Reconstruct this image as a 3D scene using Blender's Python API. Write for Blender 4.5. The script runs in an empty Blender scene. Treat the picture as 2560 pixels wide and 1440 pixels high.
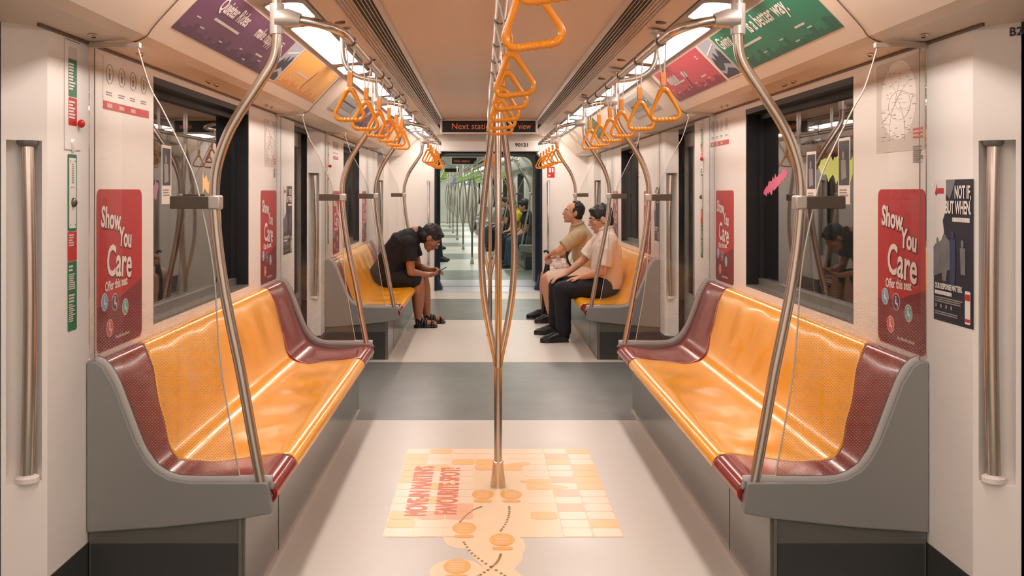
import bpy, bmesh, math, random
from mathutils import Vector, Matrix, noise
R = math.radians
PI = math.pi
random.seed(4)
C = bpy.context.scene.collection
S = bpy.context.scene
# ------------------------------------------------------------------ camera, world, exposure
F = 2450.0                      # focal length in pixels of the 2560 wide frame
VX, VY = 1206.0, 480.0          # vanishing point of the aisle
CX, CH = -0.087, 1.45           # camera x and height
cam_d = bpy.data.cameras.new('camera'); cam = bpy.data.objects.new('camera', cam_d); C.objects.link(cam)
cam.location = (CX, 0, CH); cam.rotation_euler = (R(90), 0, 0)
cam_d.sensor_width = 36.0; cam_d.lens = F / 2560 * 36
cam_d.shift_x = (1280 - VX) / 2560; cam_d.shift_y = -(720 - VY) / 2560
cam_d.clip_start = 0.02; cam_d.clip_end = 200
S.camera = cam
w = bpy.data.worlds.new('world'); S.world = w; w.use_nodes = True
w.node_tree.nodes['Background'].inputs[0].default_value = (0.9, 0.85, 0.85, 1)
w.node_tree.nodes['Background'].inputs[1].default_value = 0.02
S.view_settings.view_transform = 'Standard'; S.view_settings.look = 'None'
S.view_settings.gamma = 1; S.view_settings.use_curve_mapping = False
S.view_settings.exposure = 0.0
S.cycles.max_bounces = 9; S.cycles.diffuse_bounces = 5; S.cycles.glossy_bounces = 4
S.cycles.use_adaptive_sampling = True; S.cycles.adaptive_threshold = 0.015
S.cycles.transparent_max_bounces = 16; S.cycles.transmission_bounces = 8
S.cycles.use_denoising = True
S.cycles.caustics_reflective = False; S.cycles.caustics_refractive = False
LAMP = 17.5                      # strength of the ceiling light diffusers

def fx(px, s): return CX + (px - VX) / s       # photo pixel column -> world x at scale s (px per metre)
def fz(py, s): return CH - (py - VY) / s
def flo(px, py):                               # photo pixel on the floor -> world point
    s = (py - VY) / CH
    return (fx(px, s), F / s)

# ------------------------------------------------------------------ materials
def lin(c):
    c = c / 255.0
    return c / 12.92 if c <= 0.04045 else ((c + 0.055) / 1.055) ** 2.4
def col(r, g, b): return (lin(r), lin(g), lin(b), 1)
def mat(name, rgb, rough=0.5, metal=0.0, spec=0.5, coat=0.0, emis=None, es=0.0, bump=0.0, bscale=200.0, vary=0.0, vscale=6.0, ior=None):
    m = bpy.data.materials.new(name); m.use_nodes = True
    nt = m.node_tree; b = nt.nodes['Principled BSDF']
    b.inputs['Base Color'].default_value = col(*rgb)
    b.inputs['Roughness'].default_value = rough; b.inputs['Metallic'].default_value = metal
    b.inputs['Specular IOR Level'].default_value = spec
    b.inputs['Coat Weight'].default_value = coat; b.inputs['Coat Roughness'].default_value = 0.06
    if ior: b.inputs['IOR'].default_value = ior
    if emis: b.inputs['Emission Color'].default_value = col(*emis); b.inputs['Emission Strength'].default_value = es
    if bump or vary:
        tc = nt.nodes.new('ShaderNodeTexCoord')
    if vary:
        n = nt.nodes.new('ShaderNodeTexNoise'); n.inputs['Scale'].default_value = vscale; n.inputs['Detail'].default_value = 4
        mr = nt.nodes.new('ShaderNodeMapRange'); mr.inputs['To Min'].default_value = 1 - vary; mr.inputs['To Max'].default_value = 1 + vary
        mx = nt.nodes.new('ShaderNodeVectorMath'); mx.operation = 'SCALE'
        nt.links.new(tc.outputs['Object'], n.inputs['Vector']); nt.links.new(n.outputs[0], mr.inputs[0])
        mx.inputs[0].default_value = col(*rgb)[:3]; nt.links.new(mr.outputs[0], mx.inputs['Scale'])
        nt.links.new(mx.outputs[0], b.inputs['Base Color'])
    if bump:
        n2 = nt.nodes.new('ShaderNodeTexNoise'); n2.inputs['Scale'].default_value = bscale
        bp = nt.nodes.new('ShaderNodeBump'); bp.inputs['Strength'].default_value = bump; bp.inputs['Distance'].default_value = 0.002
        nt.links.new(tc.outputs['Object'], n2.inputs['Vector']); nt.links.new(n2.outputs[0], bp.inputs['Height'])
        nt.links.new(bp.outputs[0], b.inputs['Normal'])
    return m
M = {}
M['wall'] = mat('wall_laminate', (243, 236, 229), 0.38, bump=0.02, bscale=60)
M['cove'] = mat('cove_panel', (238, 216, 194), 0.4, vary=0.02)
M['tray'] = mat('light_tray', (196, 184, 176), 0.4)
M['centre'] = mat('centre_panel', (240, 214, 190), 0.42, vary=0.015)
M['void'] = mat('dark_void', (26, 26, 28), 0.8)
M['slat'] = mat('grille_slat', (128, 116, 104), 0.4, metal=0.5)
M['trim'] = mat('brushed_trim', (216, 202, 190), 0.28, metal=0.6)
M['steel'] = mat('stainless_steel', (212, 200, 188), 0.26, metal=1.0, bump=0.02, bscale=300)
M['steel2'] = mat('cast_fitting', (205, 196, 188), 0.35, metal=0.75)
M['clamp'] = mat('clamp_plate', (112, 102, 92), 0.3, metal=0.8)
M['arm'] = mat('arm_grey', (138, 137, 134), 0.45, bump=0.15, bscale=900)
M['armrim'] = mat('arm_rim', (178, 172, 168), 0.4)
M['base'] = mat('base_grey', (108, 107, 101), 0.22, metal=0.2)
M['kick'] = mat('kick_dark', (60, 61, 60), 0.35)
M['yellow'] = mat('seat_yellow', (255, 176, 36), 0.2, coat=0.25)
M['maroon'] = mat('seat_maroon', (138, 20, 14), 0.2, coat=0.2)
M['green_seat'] = mat('seat_green', (96, 108, 92), 0.25, coat=0.3)
M['orange'] = mat('handle_orange', (243, 148, 22), 0.3, coat=0.2)
M['lime'] = mat('handle_lime', (178, 210, 120), 0.35)
M['blue_h'] = mat('handle_blue', (130, 160, 205), 0.35)
M['strap'] = mat('strap_webbing', (224, 210, 198), 0.6)
M['rubber'] = mat('black_rubber', (20, 24, 32), 0.45)
M['bluerub'] = mat('gangway_rubber', (38, 52, 80), 0.45)
M['greyframe'] = mat('window_frame_grey', (120, 116, 108), 0.35, metal=0.3)
M['pane'] = mat('window_glass_at_night', (14, 19, 19), 0.02, spec=1.0, ior=2.1)
M['doorleaf'] = mat('door_leaf', (150, 148, 138), 0.3, metal=0.3)
M['white'] = mat('white_plastic', (240, 230, 222), 0.4)
M['paper'] = mat('white_paper', (238, 228, 220), 0.5)
M['black'] = mat('black_print', (24, 25, 30), 0.4)
M['grey'] = mat('grey_print', (150, 145, 142), 0.5)
M['palegrey'] = mat('pale_grey_print', (214, 205, 196), 0.4)
M['mapline'] = mat('pale_map_line', (178, 170, 162), 0.5)
M['red'] = mat('red_print', (200, 42, 38), 0.35)
M['posterred'] = mat('poster_red', (190, 36, 48), 0.3, vary=0.12, vscale=3)
M['posterdark'] = mat('poster_maroon', (104, 24, 46), 0.35)
M['greenp'] = mat('green_print', (22, 112, 72), 0.35)
M['purple'] = mat('purple_print', (112, 66, 98), 0.35, vary=0.08, vscale=8)
M['purpled'] = mat('purple_dark_print', (84, 46, 76), 0.35)
M['adgreen'] = mat('ad_green', (38, 124, 92), 0.35, vary=0.06, vscale=8)
M['adgreend'] = mat('ad_green_dark', (26, 94, 70), 0.35)
M['adpink'] = mat('ad_pink', (196, 70, 84), 0.35, vary=0.06, vscale=8)
M['adpinkd'] = mat('ad_pink_dark', (132, 44, 70), 0.35)
M['adyellow'] = mat('ad_yellow', (238, 176, 92), 0.35, vary=0.05, vscale=8)
M['adorange'] = mat('ad_orange', (222, 146, 70), 0.35)
M['photogrey'] = mat('photo_blue_grey', (168, 172, 184), 0.4, vary=0.15, vscale=14)
M['photodark'] = mat('photo_dark', (62, 62, 72), 0.4, vary=0.3, vscale=20)
M['navy'] = mat('poster_navy', (26, 32, 48), 0.35, vary=0.3, vscale=12)
M['smoke'] = mat('poster_smoke', (120, 118, 122), 0.4, vary=0.4, vscale=16)
M['denimp'] = mat('poster_figure_blue', (50, 66, 100), 0.4)
M['skyblue'] = mat('icon_sky_blue', (110, 180, 220), 0.4)
M['violet'] = mat('icon_violet', (92, 48, 100), 0.4)
M['mint'] = mat('icon_mint', (110, 185, 175), 0.4)
M['coral'] = mat('icon_coral', (222, 96, 84), 0.4)
M['navyblue'] = mat('sign_navy_blue', (44, 52, 130), 0.4)
M['led'] = mat('led_text', (235, 130, 95), 0.5, emis=(235, 120, 85), es=0.2)
M['ledgreen'] = mat('led_green', (60, 220, 150), 0.5, emis=(80, 230, 160), es=1.0)
M['sticker'] = mat('sticker_peach', (250, 222, 184), 0.3, vary=0.03)
M['tile1'] = mat('sticker_tile_cream', (252, 226, 196), 0.3)
M['tile2'] = mat('sticker_tile_amber', (250, 200, 130), 0.3)
M['tile3'] = mat('sticker_tile_coral', (247, 188, 150), 0.3)
M['grout'] = mat('sticker_grout', (240, 196, 158), 0.3)
M['lettering'] = mat('sticker_lettering', (228, 116, 80), 0.35)
M['foot'] = mat('sticker_footprint', (247, 184, 100), 0.3)
M['dots'] = mat('sticker_dots', (160, 118, 48), 0.4)
M['brownspot'] = mat('dark_socket', (110, 88, 74), 0.5)
M['diff'] = mat('light_diffuser', (255, 240, 232), 0.4, emis=(255, 242, 234), es=LAMP)
M['diff2'] = mat('light_diffuser_cool', (244, 250, 244), 0.4, emis=(244, 246, 236), es=LAMP * 1.1)
M['wall2'] = mat('wall_laminate_far_car', (222, 222, 212), 0.4)
M['skin1'] = mat('skin_tan', (160, 108, 80), 0.5, vary=0.05, vscale=10)
M['skin2'] = mat('skin_warm', (200, 148, 118), 0.5, vary=0.05, vscale=10)
M['hair'] = mat('hair_black', (22, 20, 22), 0.55, bump=0.6, bscale=150)
M['shirtblack'] = mat('black_cotton', (13, 14, 20), 0.85)
M['trouser'] = mat('black_trousers', (13, 16, 24), 0.8)
M['shirtwhite'] = mat('off_white_cotton', (228, 214, 200), 0.85, vary=0.03)
M['polo'] = mat('khaki_cotton', (182, 162, 130), 0.85, vary=0.04)
M['shorts'] = mat('cream_cotton', (226, 206, 190), 0.85, vary=0.03)
M['jeans'] = mat('blue_denim', (52, 74, 92), 0.85)
M['yshirt'] = mat('yellow_cotton', (226, 196, 50), 0.8)
M['gshirt'] = mat('grey_cotton', (150, 146, 140), 0.8)
M['shoe'] = mat('black_leather', (18, 18, 22), 0.3)
M['eye'] = mat('eye_white', (220, 210, 200), 0.3)
M['lip'] = mat('lip', (168, 92, 80), 0.5)
M['wire'] = mat('glasses_metal', (190, 180, 170), 0.25, metal=1)
M['bagwhite'] = mat('plastic_bag', (236, 226, 220), 0.35)

def floor_mat(name, light, dark, bands):
    m = mat(name, light, 0.3, bump=0.03, bscale=400); nt = m.node_tree; b = nt.nodes['Principled BSDF']
    tc = nt.nodes.new('ShaderNodeTexCoord'); sp = nt.nodes.new('ShaderNodeSeparateXYZ')
    nt.links.new(tc.outputs['Object'], sp.inputs[0])
    acc = None
    for a, c in bands:
        g = nt.nodes.new('ShaderNodeMath'); g.operation = 'GREATER_THAN'; g.inputs[1].default_value = a
        l = nt.nodes.new('ShaderNodeMath'); l.operation = 'LESS_THAN'; l.inputs[1].default_value = c
        mu = nt.nodes.new('ShaderNodeMath'); mu.operation = 'MULTIPLY'
        nt.links.new(sp.outputs[1], g.inputs[0]); nt.links.new(sp.outputs[1], l.inputs[0])
        nt.links.new(g.outputs[0], mu.inputs[0]); nt.links.new(l.outputs[0], mu.inputs[1])
        if acc is None: acc = mu
        else:
            ad = nt.nodes.new('ShaderNodeMath'); ad.operation = 'ADD'; ad.use_clamp = True
            nt.links.new(acc.outputs[0], ad.inputs[0]); nt.links.new(mu.outputs[0], ad.inputs[1]); acc = ad
    mix = nt.nodes.new('ShaderNodeMix'); mix.data_type = 'RGBA'
    mix.inputs[6].default_value = col(*light); mix.inputs[7].default_value = col(*dark)
    nt.links.new(acc.outputs[0], mix.inputs[0])
    n = nt.nodes.new('ShaderNodeTexNoise'); n.inputs['Scale'].default_value = 90; n.inputs['Detail'].default_value = 5
    mr = nt.nodes.new('ShaderNodeMapRange'); mr.inputs['To Min'].default_value = 0.94; mr.inputs['To Max'].default_value = 1.06
    vm = nt.nodes.new('ShaderNodeVectorMath'); vm.operation = 'SCALE'
    nt.links.new(tc.outputs['Object'], n.inputs['Vector']); nt.links.new(n.outputs[0], mr.inputs[0])
    nt.links.new(mix.outputs[2], vm.inputs[0]); nt.links.new(mr.outputs[0], vm.inputs['Scale'])
    nt.links.new(vm.outputs[0], b.inputs['Base Color'])
    # faint sheet joint lines across the floor
    n3 = nt.nodes.new('ShaderNodeTexNoise'); n3.inputs['Scale'].default_value = 3
    mr3 = nt.nodes.new('ShaderNodeMapRange'); mr3.inputs['To Min'].default_value = 0.24; mr3.inputs['To Max'].default_value = 0.42
    nt.links.new(tc.outputs['Object'], n3.inputs['Vector']); nt.links.new(n3.outputs[0], mr3.inputs[0])
    nt.links.new(mr3.outputs[0], b.inputs['Roughness'])
    return m

def glass_mat():
    """clear screen glass with a dotted print on its lower half"""
    m = bpy.data.materials.new('screen_glass'); m.use_nodes = True; nt = m.node_tree
    for n in list(nt.nodes): nt.nodes.remove(n)
    out = nt.nodes.new('ShaderNodeOutputMaterial')
    tr = nt.nodes.new('ShaderNodeBsdfTransparent'); tr.inputs[0].default_value = (0.96, 0.96, 0.95, 1)
    gl = nt.nodes.new('ShaderNodeBsdfGlossy'); gl.inputs['Roughness'].default_value = 0.02
    fr = nt.nodes.new('ShaderNodeFresnel'); fr.inputs[0].default_value = 1.45
    m1 = nt.nodes.new('ShaderNodeMixShader'); nt.links.new(fr.outputs[0], m1.inputs[0]); nt.links.new(tr.outputs[0], m1.inputs[1]); nt.links.new(gl.outputs[0], m1.inputs[2])
    df = nt.nodes.new('ShaderNodeBsdfDiffuse'); df.inputs[0].default_value = col(232, 208, 188)
    tc = nt.nodes.new('ShaderNodeTexCoord'); sp = nt.nodes.new('ShaderNodeSeparateXYZ'); nt.links.new(tc.outputs['Object'], sp.inputs[0])
    def math_(op, a, b=None):
        n = nt.nodes.new('ShaderNodeMath'); n.operation = op
        for i, v in enumerate((a, b)):
            if v is None: continue
            if isinstance(v, (int, float)): n.inputs[i].default_value = v
            else: nt.links.new(v, n.inputs[i])
        return n.outputs[0]
    p = 0.0115
    xs = math_('DIVIDE', sp.outputs[0], p); zs = math_('DIVIDE', sp.outputs[2], p)
    # staggered grid: rotate by 45 degrees
    u = math_('ADD', xs, zs); v = math_('SUBTRACT', xs, zs)
    fu = math_('SUBTRACT', math_('FRACT', u), 0.5); fv = math_('SUBTRACT', math_('FRACT', v), 0.5)
    d = math_('ADD', math_('MULTIPLY', fu, fu), math_('MULTIPLY', fv, fv))
    rad = nt.nodes.new('ShaderNodeMapRange'); rad.inputs['From Min'].default_value = 0.40; rad.inputs['From Max'].default_value = 0.70
    rad.inputs['To Min'].default_value = 0.04; rad.inputs['To Max'].default_value = 0.0
    nt.links.new(sp.outputs[2], rad.inputs[0])
    dot = math_('LESS_THAN', d, rad.outputs[0])
    m2 = nt.nodes.new('ShaderNodeMixShader'); nt.links.new(math_('MULTIPLY', dot, 0.34), m2.inputs[0]); nt.links.new(m1.outputs[0], m2.inputs[1]); nt.links.new(df.outputs[0], m2.inputs[2])
    nt.links.new(m2.outputs[0], out.inputs[0])
    return m
M['glass'] = glass_mat()

# ------------------------------------------------------------------ mesh helpers
XF = Matrix.Identity(4)                      # placement of the car being built
class MB:
    def __init__(s): s.v = []; s.f = []; s.m = []
    def add(s, vs, fs, mi=0):
        o = len(s.v); s.v += [tuple(q) for q in vs]
        s.f += [tuple(i + o for i in f) for f in fs]; s.m += [mi] * len(fs)
        return s
    def box(s, x0, x1, y0, y1, z0, z1, mi=0):
        if x0 > x1: x0, x1 = x1, x0
        return s.add([(x0,y0,z0),(x1,y0,z0),(x1,y1,z0),(x0,y1,z0),(x0,y0,z1),(x1,y0,z1),(x1,y1,z1),(x0,y1,z1)],
                     [(0,3,2,1),(4,5,6,7),(0,1,5,4),(1,2,6,5),(2,3,7,6),(3,0,4,7)], mi)
    def tube(s, pts, r, seg=12, closed=False, mi=0, cap=True, flat=1.0):
        P = [Vector(p) for p in pts]; n = len(P)
        rs = r if isinstance(r, (list, tuple)) else [r] * n
        T = []
        for i in range(n):
            a = P[(i-1) % n] if closed or i > 0 else P[i]; b = P[(i+1) % n] if closed or i < n-1 else P[i]
            T.append((b - a).normalized())
        up = Vector((0,0,1)) if abs(T[0].z) < 0.9 else Vector((0,1,0))
        N = (up - T[0] * up.dot(T[0])).normalized(); vs = []; fs = []
        for i in range(n):
            N = (N - T[i] * N.dot(T[i])).normalized(); B = T[i].cross(N)
            for k in range(seg):
                a = 2*PI*k/seg; vs.append(P[i] + N*math.cos(a)*rs[i] + B*math.sin(a)*rs[i]*flat)
        for i in range(n if closed else n-1):
            j = (i+1) % n
            for k in range(seg):
                k2 = (k+1) % seg; fs.append((i*seg+k, i*seg+k2, j*seg+k2, j*seg+k))
        if cap and not closed:
            fs.append(tuple(range(seg))[::-1]); fs.append(tuple((n-1)*seg+k for k in range(seg)))
        return s.add(vs, fs, mi)
    def prism(s, poly, f0, f1, mi=0):
        """poly 2-D points; f0/f1 map a point to the two end faces"""
        n = len(poly); vs = [f0(p) for p in poly] + [f1(p) for p in poly]
        fs = [tuple(range(n))[::-1], tuple(range(n, 2*n))] + [(i, (i+1) % n, n+(i+1) % n, n+i) for i in range(n)]
        return s.add(vs, fs, mi)
    def lathe(s, prof, c, seg=20, mi=0):
        vs = []; fs = []; n = len(prof)
        for r, z in prof:
            for k in range(seg):
                a = 2*PI*k/seg; vs.append((c[0]+r*math.cos(a), c[1]+r*math.sin(a), c[2]+z))
        for i in range(n-1):
            for k in range(seg):
                k2 = (k+1) % seg; fs.append((i*seg+k, i*seg+k2, (i+1)*seg+k2, (i+1)*seg+k))
        fs.append(tuple(range(seg))[::-1]); fs.append(tuple((n-1)*seg+k for k in range(seg)))
        return s.add(vs, fs, mi)
    def ball(s, c, r, ax=None, seg=16, rings=10, mi=0):
        """ellipsoid; r = (a,b,c) along the axes in ax (3 unit vectors)"""
        if not isinstance(r, (tuple, list)): r = (r, r, r)
        A = ax or (Vector((1,0,0)), Vector((0,1,0)), Vector((0,0,1))); c = Vector(c); vs = []; fs = []
        for i in range(1, rings):
            th = PI*i/rings
            for k in range(seg):
                a = 2*PI*k/seg
                vs.append(c + A[0]*r[0]*math.sin(th)*math.cos(a) + A[1]*r[1]*math.sin(th)*math.sin(a) + A[2]*r[2]*math.cos(th))
        t = len(vs); vs.append(c + A[2]*r[2]); vs.append(c - A[2]*r[2])
        for k in range(seg):
            k2 = (k+1) % seg; fs.append((t, k, k2))
            for i in range(rings-2): fs.append((i*seg+k, (i+1)*seg+k, (i+1)*seg+k2, i*seg+k2))
            fs.append(((rings-2)*seg+k2, (rings-2)*seg+k, t+1))
        return s.add(vs, fs, mi)
    def off(s, dx, dy, dz):
        s.v = [(a+dx, b+dy, c+dz) for a, b, c in s.v]; return s

def tag(o, label=None, cat=None, group=None, kind=None):
    if label: o['label'] = label
    if cat: o['category'] = cat
    if group: o['group'] = group
    if kind: o['kind'] = kind
    return o
def build(name, mb, mt, parent=None, smooth=False, bevel=0.0, solid=0.0, at=None, mods=None):
    """link ONE mesh object; verts are in the parent's frame, or world (then the origin moves to `at`)"""
    me = bpy.data.meshes.new(name)
    v = mb.v
    if at is not None: v = [(a-at[0], b-at[1], c-at[2]) for a, b, c in v]
    me.from_pydata(v, [], mb.f); me.update()
    for m_ in (mt if isinstance(mt, (list, tuple)) else [mt]): me.materials.append(m_)
    for i, p in enumerate(me.polygons): p.material_index = mb.m[i]
    bm = bmesh.new(); bm.from_mesh(me); bmesh.ops.recalc_face_normals(bm, faces=bm.faces); bm.to_mesh(me); bm.free()
    if smooth:
        for p in me.polygons: p.use_smooth = True
        me.set_sharp_from_angle(angle=R(40)) if smooth == 'auto' else None
    o = bpy.data.objects.new(name, me); C.objects.link(o)
    if parent is not None: o.parent = parent
    else: o.matrix_world = XF @ Matrix.Translation(at or (0,0,0))
    if solid:
        sm = o.modifiers.new('solid', 'SOLIDIFY'); sm.thickness = solid; sm.offset = -1
    if bevel:
        bv = o.modifiers.new('bevel', 'BEVEL'); bv.width = bevel; bv.segments = 3; bv.limit_method = 'ANGLE'; bv.angle_limit = R(35)
        if not smooth:
            for p in me.polygons: p.use_smooth = True
            me.set_sharp_from_angle(angle=R(30))
    return o
def empty(name, loc, rz=0.0):
    o = bpy.data.objects.new(name, None); C.objects.link(o); o.empty_display_size = 0.1
    o.matrix_world = XF @ Matrix.Translation(loc) @ Matrix.Rotation(rz, 4, 'Z'); return o
def kids(o): return [c for c in bpy.data.objects if c.parent == o]
def copy_tree(o, parent=None):
    c = o.copy(); C.objects.link(c)
    if parent is not None: c.parent = parent
    for ch in kids(o): copy_tree(ch, c)
    return c
def place(o, loc, rz=0.0): o.matrix_world = XF @ Matrix.Translation(loc) @ Matrix.Rotation(rz, 4, 'Z')

def smooth_pts(pts, k=6):
    """Catmull-Rom through the points"""
    P = [Vector(p) for p in pts]; out = []
    for i in range(len(P)-1):
        a = P[max(i-1,0)]; b = P[i]; c = P[i+1]; d = P[min(i+2,len(P)-1)]
        for j in range(k):
            t = j/k
            out.append(0.5*((2*b)+(c-a)*t+(2*a-5*b+4*c-d)*t*t+(-a+3*b-3*c+d)*t**3))
    out.append(P[-1]); return out

# flat printed things: a 2-D frame on a surface
class Flat:
    def __init__(s, origin, xd, yd, root=None):
        s.o = Vector(origin); s.x = Vector(xd).normalized(); s.y = Vector(yd).normalized(); s.n = s.x.cross(s.y).normalized(); s.root = root
    def p(s, u, v, n): return s.o + s.x*u + s.y*v + s.n*n
    def shape(s, name, polys, mt, lev=1, th=0.00035, mis=None):
        if len(polys) > 1 and name in ('smoke_area','white_bar','green_panel','emblem','phone_banner','faint_footprint','footprint_border'):
            for i_, q_ in enumerate(polys): o = s.shape(name, [q_], mt, lev, th-0.00005*i_)
            return o
        mb = MB()
        for i, poly in enumerate(polys):
            mb.prism(poly, lambda q: s.p(q[0], q[1], (lev-1)*0.0004+0.0001), lambda q: s.p(q[0], q[1], (lev-1)*0.0004+0.0001+th), mis[i] if mis else 0)
        o = build(name, mb, mt, s.root); return o
    def text(s, name, body, u, v, size, mt, lev=2, align='LEFT', sx=1.0, bold=0.0, rot=0.0, th=0.0003, fat=0.0):
        cu = bpy.data.curves.new(name, 'FONT'); cu.body = body; cu.size = size; cu.align_x = align; cu.offset = bold
        cu.resolution_u = 3; cu.extrude = 0.0003
        t = bpy.data.objects.new('t', cu); C.objects.link(t)
        bpy.context.view_layer.update()
        me = bpy.data.meshes.new_from_object(t.evaluated_get(bpy.context.evaluated_depsgraph_get()))
        bpy.data.objects.remove(t)
        mm = Matrix.Rotation(rot, 2)
        for vt in me.vertices:
            q = mm @ Vector((vt.co.x*sx, vt.co.y))
            vt.co = s.p(u+q.x, v+q.y, (lev-1)*0.0004+0.0001 + (th if vt.co.z > 0 else 0))
        if fat:
            bm = bmesh.new(); bm.from_mesh(me)
            for i, (du, dv) in enumerate(((1,0),(-1,0),(0,1),(0,-1),(.7,.7),(-.7,-.7),(.7,-.7),(-.7,.7))):
                g = bmesh.ops.duplicate(bm, geom=bm.verts[:len(me.vertices)] + bm.edges[:len(me.edges)] + bm.faces[:len(me.polygons)])
                bmesh.ops.translate(bm, vec=s.x*du*fat + s.y*dv*fat - s.n*0.00004*(i+1), verts=[e for e in g['geom'] if isinstance(e, bmesh.types.BMVert)])
                bm.verts.ensure_lookup_table(); bm.edges.ensure_lookup_table(); bm.faces.ensure_lookup_table()
            bm.to_mesh(me); bm.free()
        me.materials.clear(); me.materials.append(mt)
        o = bpy.data.objects.new(name, me); C.objects.link(o); o.parent = s.root
        return o
def rrect(u0, v0, u1, v1, r=0.01, n=4):
    out = []
    for cx, cy, a0 in ((u1-r, v0+r, -90), (u1-r, v1-r, 0), (u0+r, v1-r, 90), (u0+r, v0+r, 180)):
        for i in range(n+1):
            a = R(a0 + 90*i/n); out.append((cx+r*math.cos(a), cy+r*math.sin(a)))
    return out
def ell(cx, cy, rx, ry, n=20, rot=0.0):
    return [(cx+rx*math.cos(a)*math.cos(rot)-ry*math.sin(a)*math.sin(rot), cy+rx*math.cos(a)*math.sin(rot)+ry*math.sin(a)*math.cos(rot)) for a in (2*PI*i/n for i in range(n))]
def rect(u0, v0, u1, v1): return [(u0,v0),(u1,v0),(u1,v1),(u0,v1)]
def greek(u0, u1, v, h, n, seed=0, ragged=0.4):
    """lines of unreadably small print, as thin bars"""
    rnd = random.Random(seed); out = []
    for i in range(n):
        e = u0 + (u1-u0)*(1-ragged*rnd.random()); out.append(rect(u0, v-i*h*1.7, e, v-i*h*1.7+h))
    return out
def wall_flat(sd, y, z, name, label, cat, group=None, x=1.4493):
    """frame on a side wall; u runs the reading direction"""
    root = empty(name, (sd*x, y, z)); tag(root, label, cat, group)
    return Flat((0,0,0), (0, -sd, 0), (0,0,1), root)   # left wall (sd=-1): +y ; right wall: -y

# ------------------------------------------------------------------ shell of a car
WZ0, WZ1, TOP = 0.90, 1.93, 1.97
def side_wall(name, sd, segs, wins, m, zt=TOP, near_plain=None):
    """segs: [(y0,y1)] stretches of wall plane between door openings; wins: [(a,b)]"""
    mb = MB(); X0, X1 = 1.45, 1.53
    def bx(y0, y1, z0, z1, xa=X0, xb=X1, mi=0): mb.box(sd*xa, sd*xb, y0, y1, z0, z1, mi)
    for (a, b) in segs:
        ws = [w_ for w_ in wins if a < w_[0] < b]; y = a+0.08
        for (p, q) in ws:
            bx(y, p, 0, zt); bx(p, q, 0, WZ0); bx(p, q, WZ1, zt); y = q
        bx(y, b-0.08, 0, zt)
        # chamfered pillar faces with a groove for the grab bar
        for (ye, s) in ((a, -1), (b, 1)):
            A = Vector((sd*1.45, ye, 0)); B = Vector((sd*1.55, ye+s*0.09, 0)); d = B-A
            nrm = Vector((-d.y, d.x, 0)).normalized()
            if nrm.x*sd > 0: nrm = -nrm
            a1 = A+d*0.12; a2 = A+d*0.9; g1 = a1-nrm*0.05+d*0.08; g2 = a2-nrm*0.05-d*0.08
            O = Vector((sd*1.45, ye-s*0.08, 0)); O2 = Vector((sd*1.66, ye+s*0.09, 0)); O3 = Vector((sd*1.66, ye-s*0.08, 0))
            def pr(poly, z0, z1):
                mb.prism([(q.x, q.y) for q in poly], lambda q: (q[0], q[1], z0), lambda q: (q[0], q[1], z1))
            pr([A, B, O2, O3, O], 0, 0.55); pr([A, B, O2, O3, O], 1.61, zt)
            pr([A, a1, g1, g2, a2, B, O2, O3, O], 0.55, 1.61)
    o = build(name, mb, m); tag(o, kind='structure'); return o
def kicks(name, sd, segs, m):
    mb = MB()
    for (a, b) in segs:
        mb.box(sd*1.447, sd*1.452, a, b, 0, 0.24)
        for (ye, s) in ((a, -1), (b, 1)):
            A = (sd*1.447, ye-0.0*s); B = (sd*1.548, ye+s*0.0925); Cc = (sd*1.552, ye+s*0.088); D = (sd*1.452, ye-s*0.003)
            mb.prism([A, B, Cc, D], lambda q: (q[0], q[1], 0), lambda q: (q[0], q[1], 0.24))
    return tag(build(name, mb, m), kind='structure')
def window(n, sd, a, b):
    root = empty('window_%d' % n, (sd*1.50, (a+b)/2, WZ0)); root['kind'] = 'structure'
    ox, oy, oz = -sd*1.50, -(a+b)/2, -WZ0
    f = MB(); t = 0.012
    f.box(sd*1.452, sd*1.54, a, a+t, WZ0, WZ1); f.box(sd*1.452, sd*1.54, b-t, b, WZ0, WZ1); f.box(sd*1.452, sd*1.54, a, b, WZ1-0.03, WZ1)
    f.box(sd*1.52, sd*1.56, a, a+0.035, WZ0, WZ1); f.box(sd*1.52, sd*1.56, b-0.035, b, WZ0, WZ1); f.box(sd*1.52, sd*1.56, a, b, WZ1-0.06, WZ1)
    build('window_frame', f.off(ox,oy,oz), M['rubber'], root)
    s_ = MB(); s_.box(sd*1.452, sd*1.54, a+t, b-t, WZ0, WZ0+0.012); s_.box(sd*1.515, sd*1.555, a+0.03, b-0.03, WZ0+0.01, WZ0+0.05)
    build('window_sill', s_.off(ox,oy,oz), M['greyframe'], root)
    p_ = MB(); p_.box(sd*1.545, sd*1.552, a, b, WZ0, WZ1)
    build('pane', p_.off(ox,oy,oz), M['pane'], root)
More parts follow.
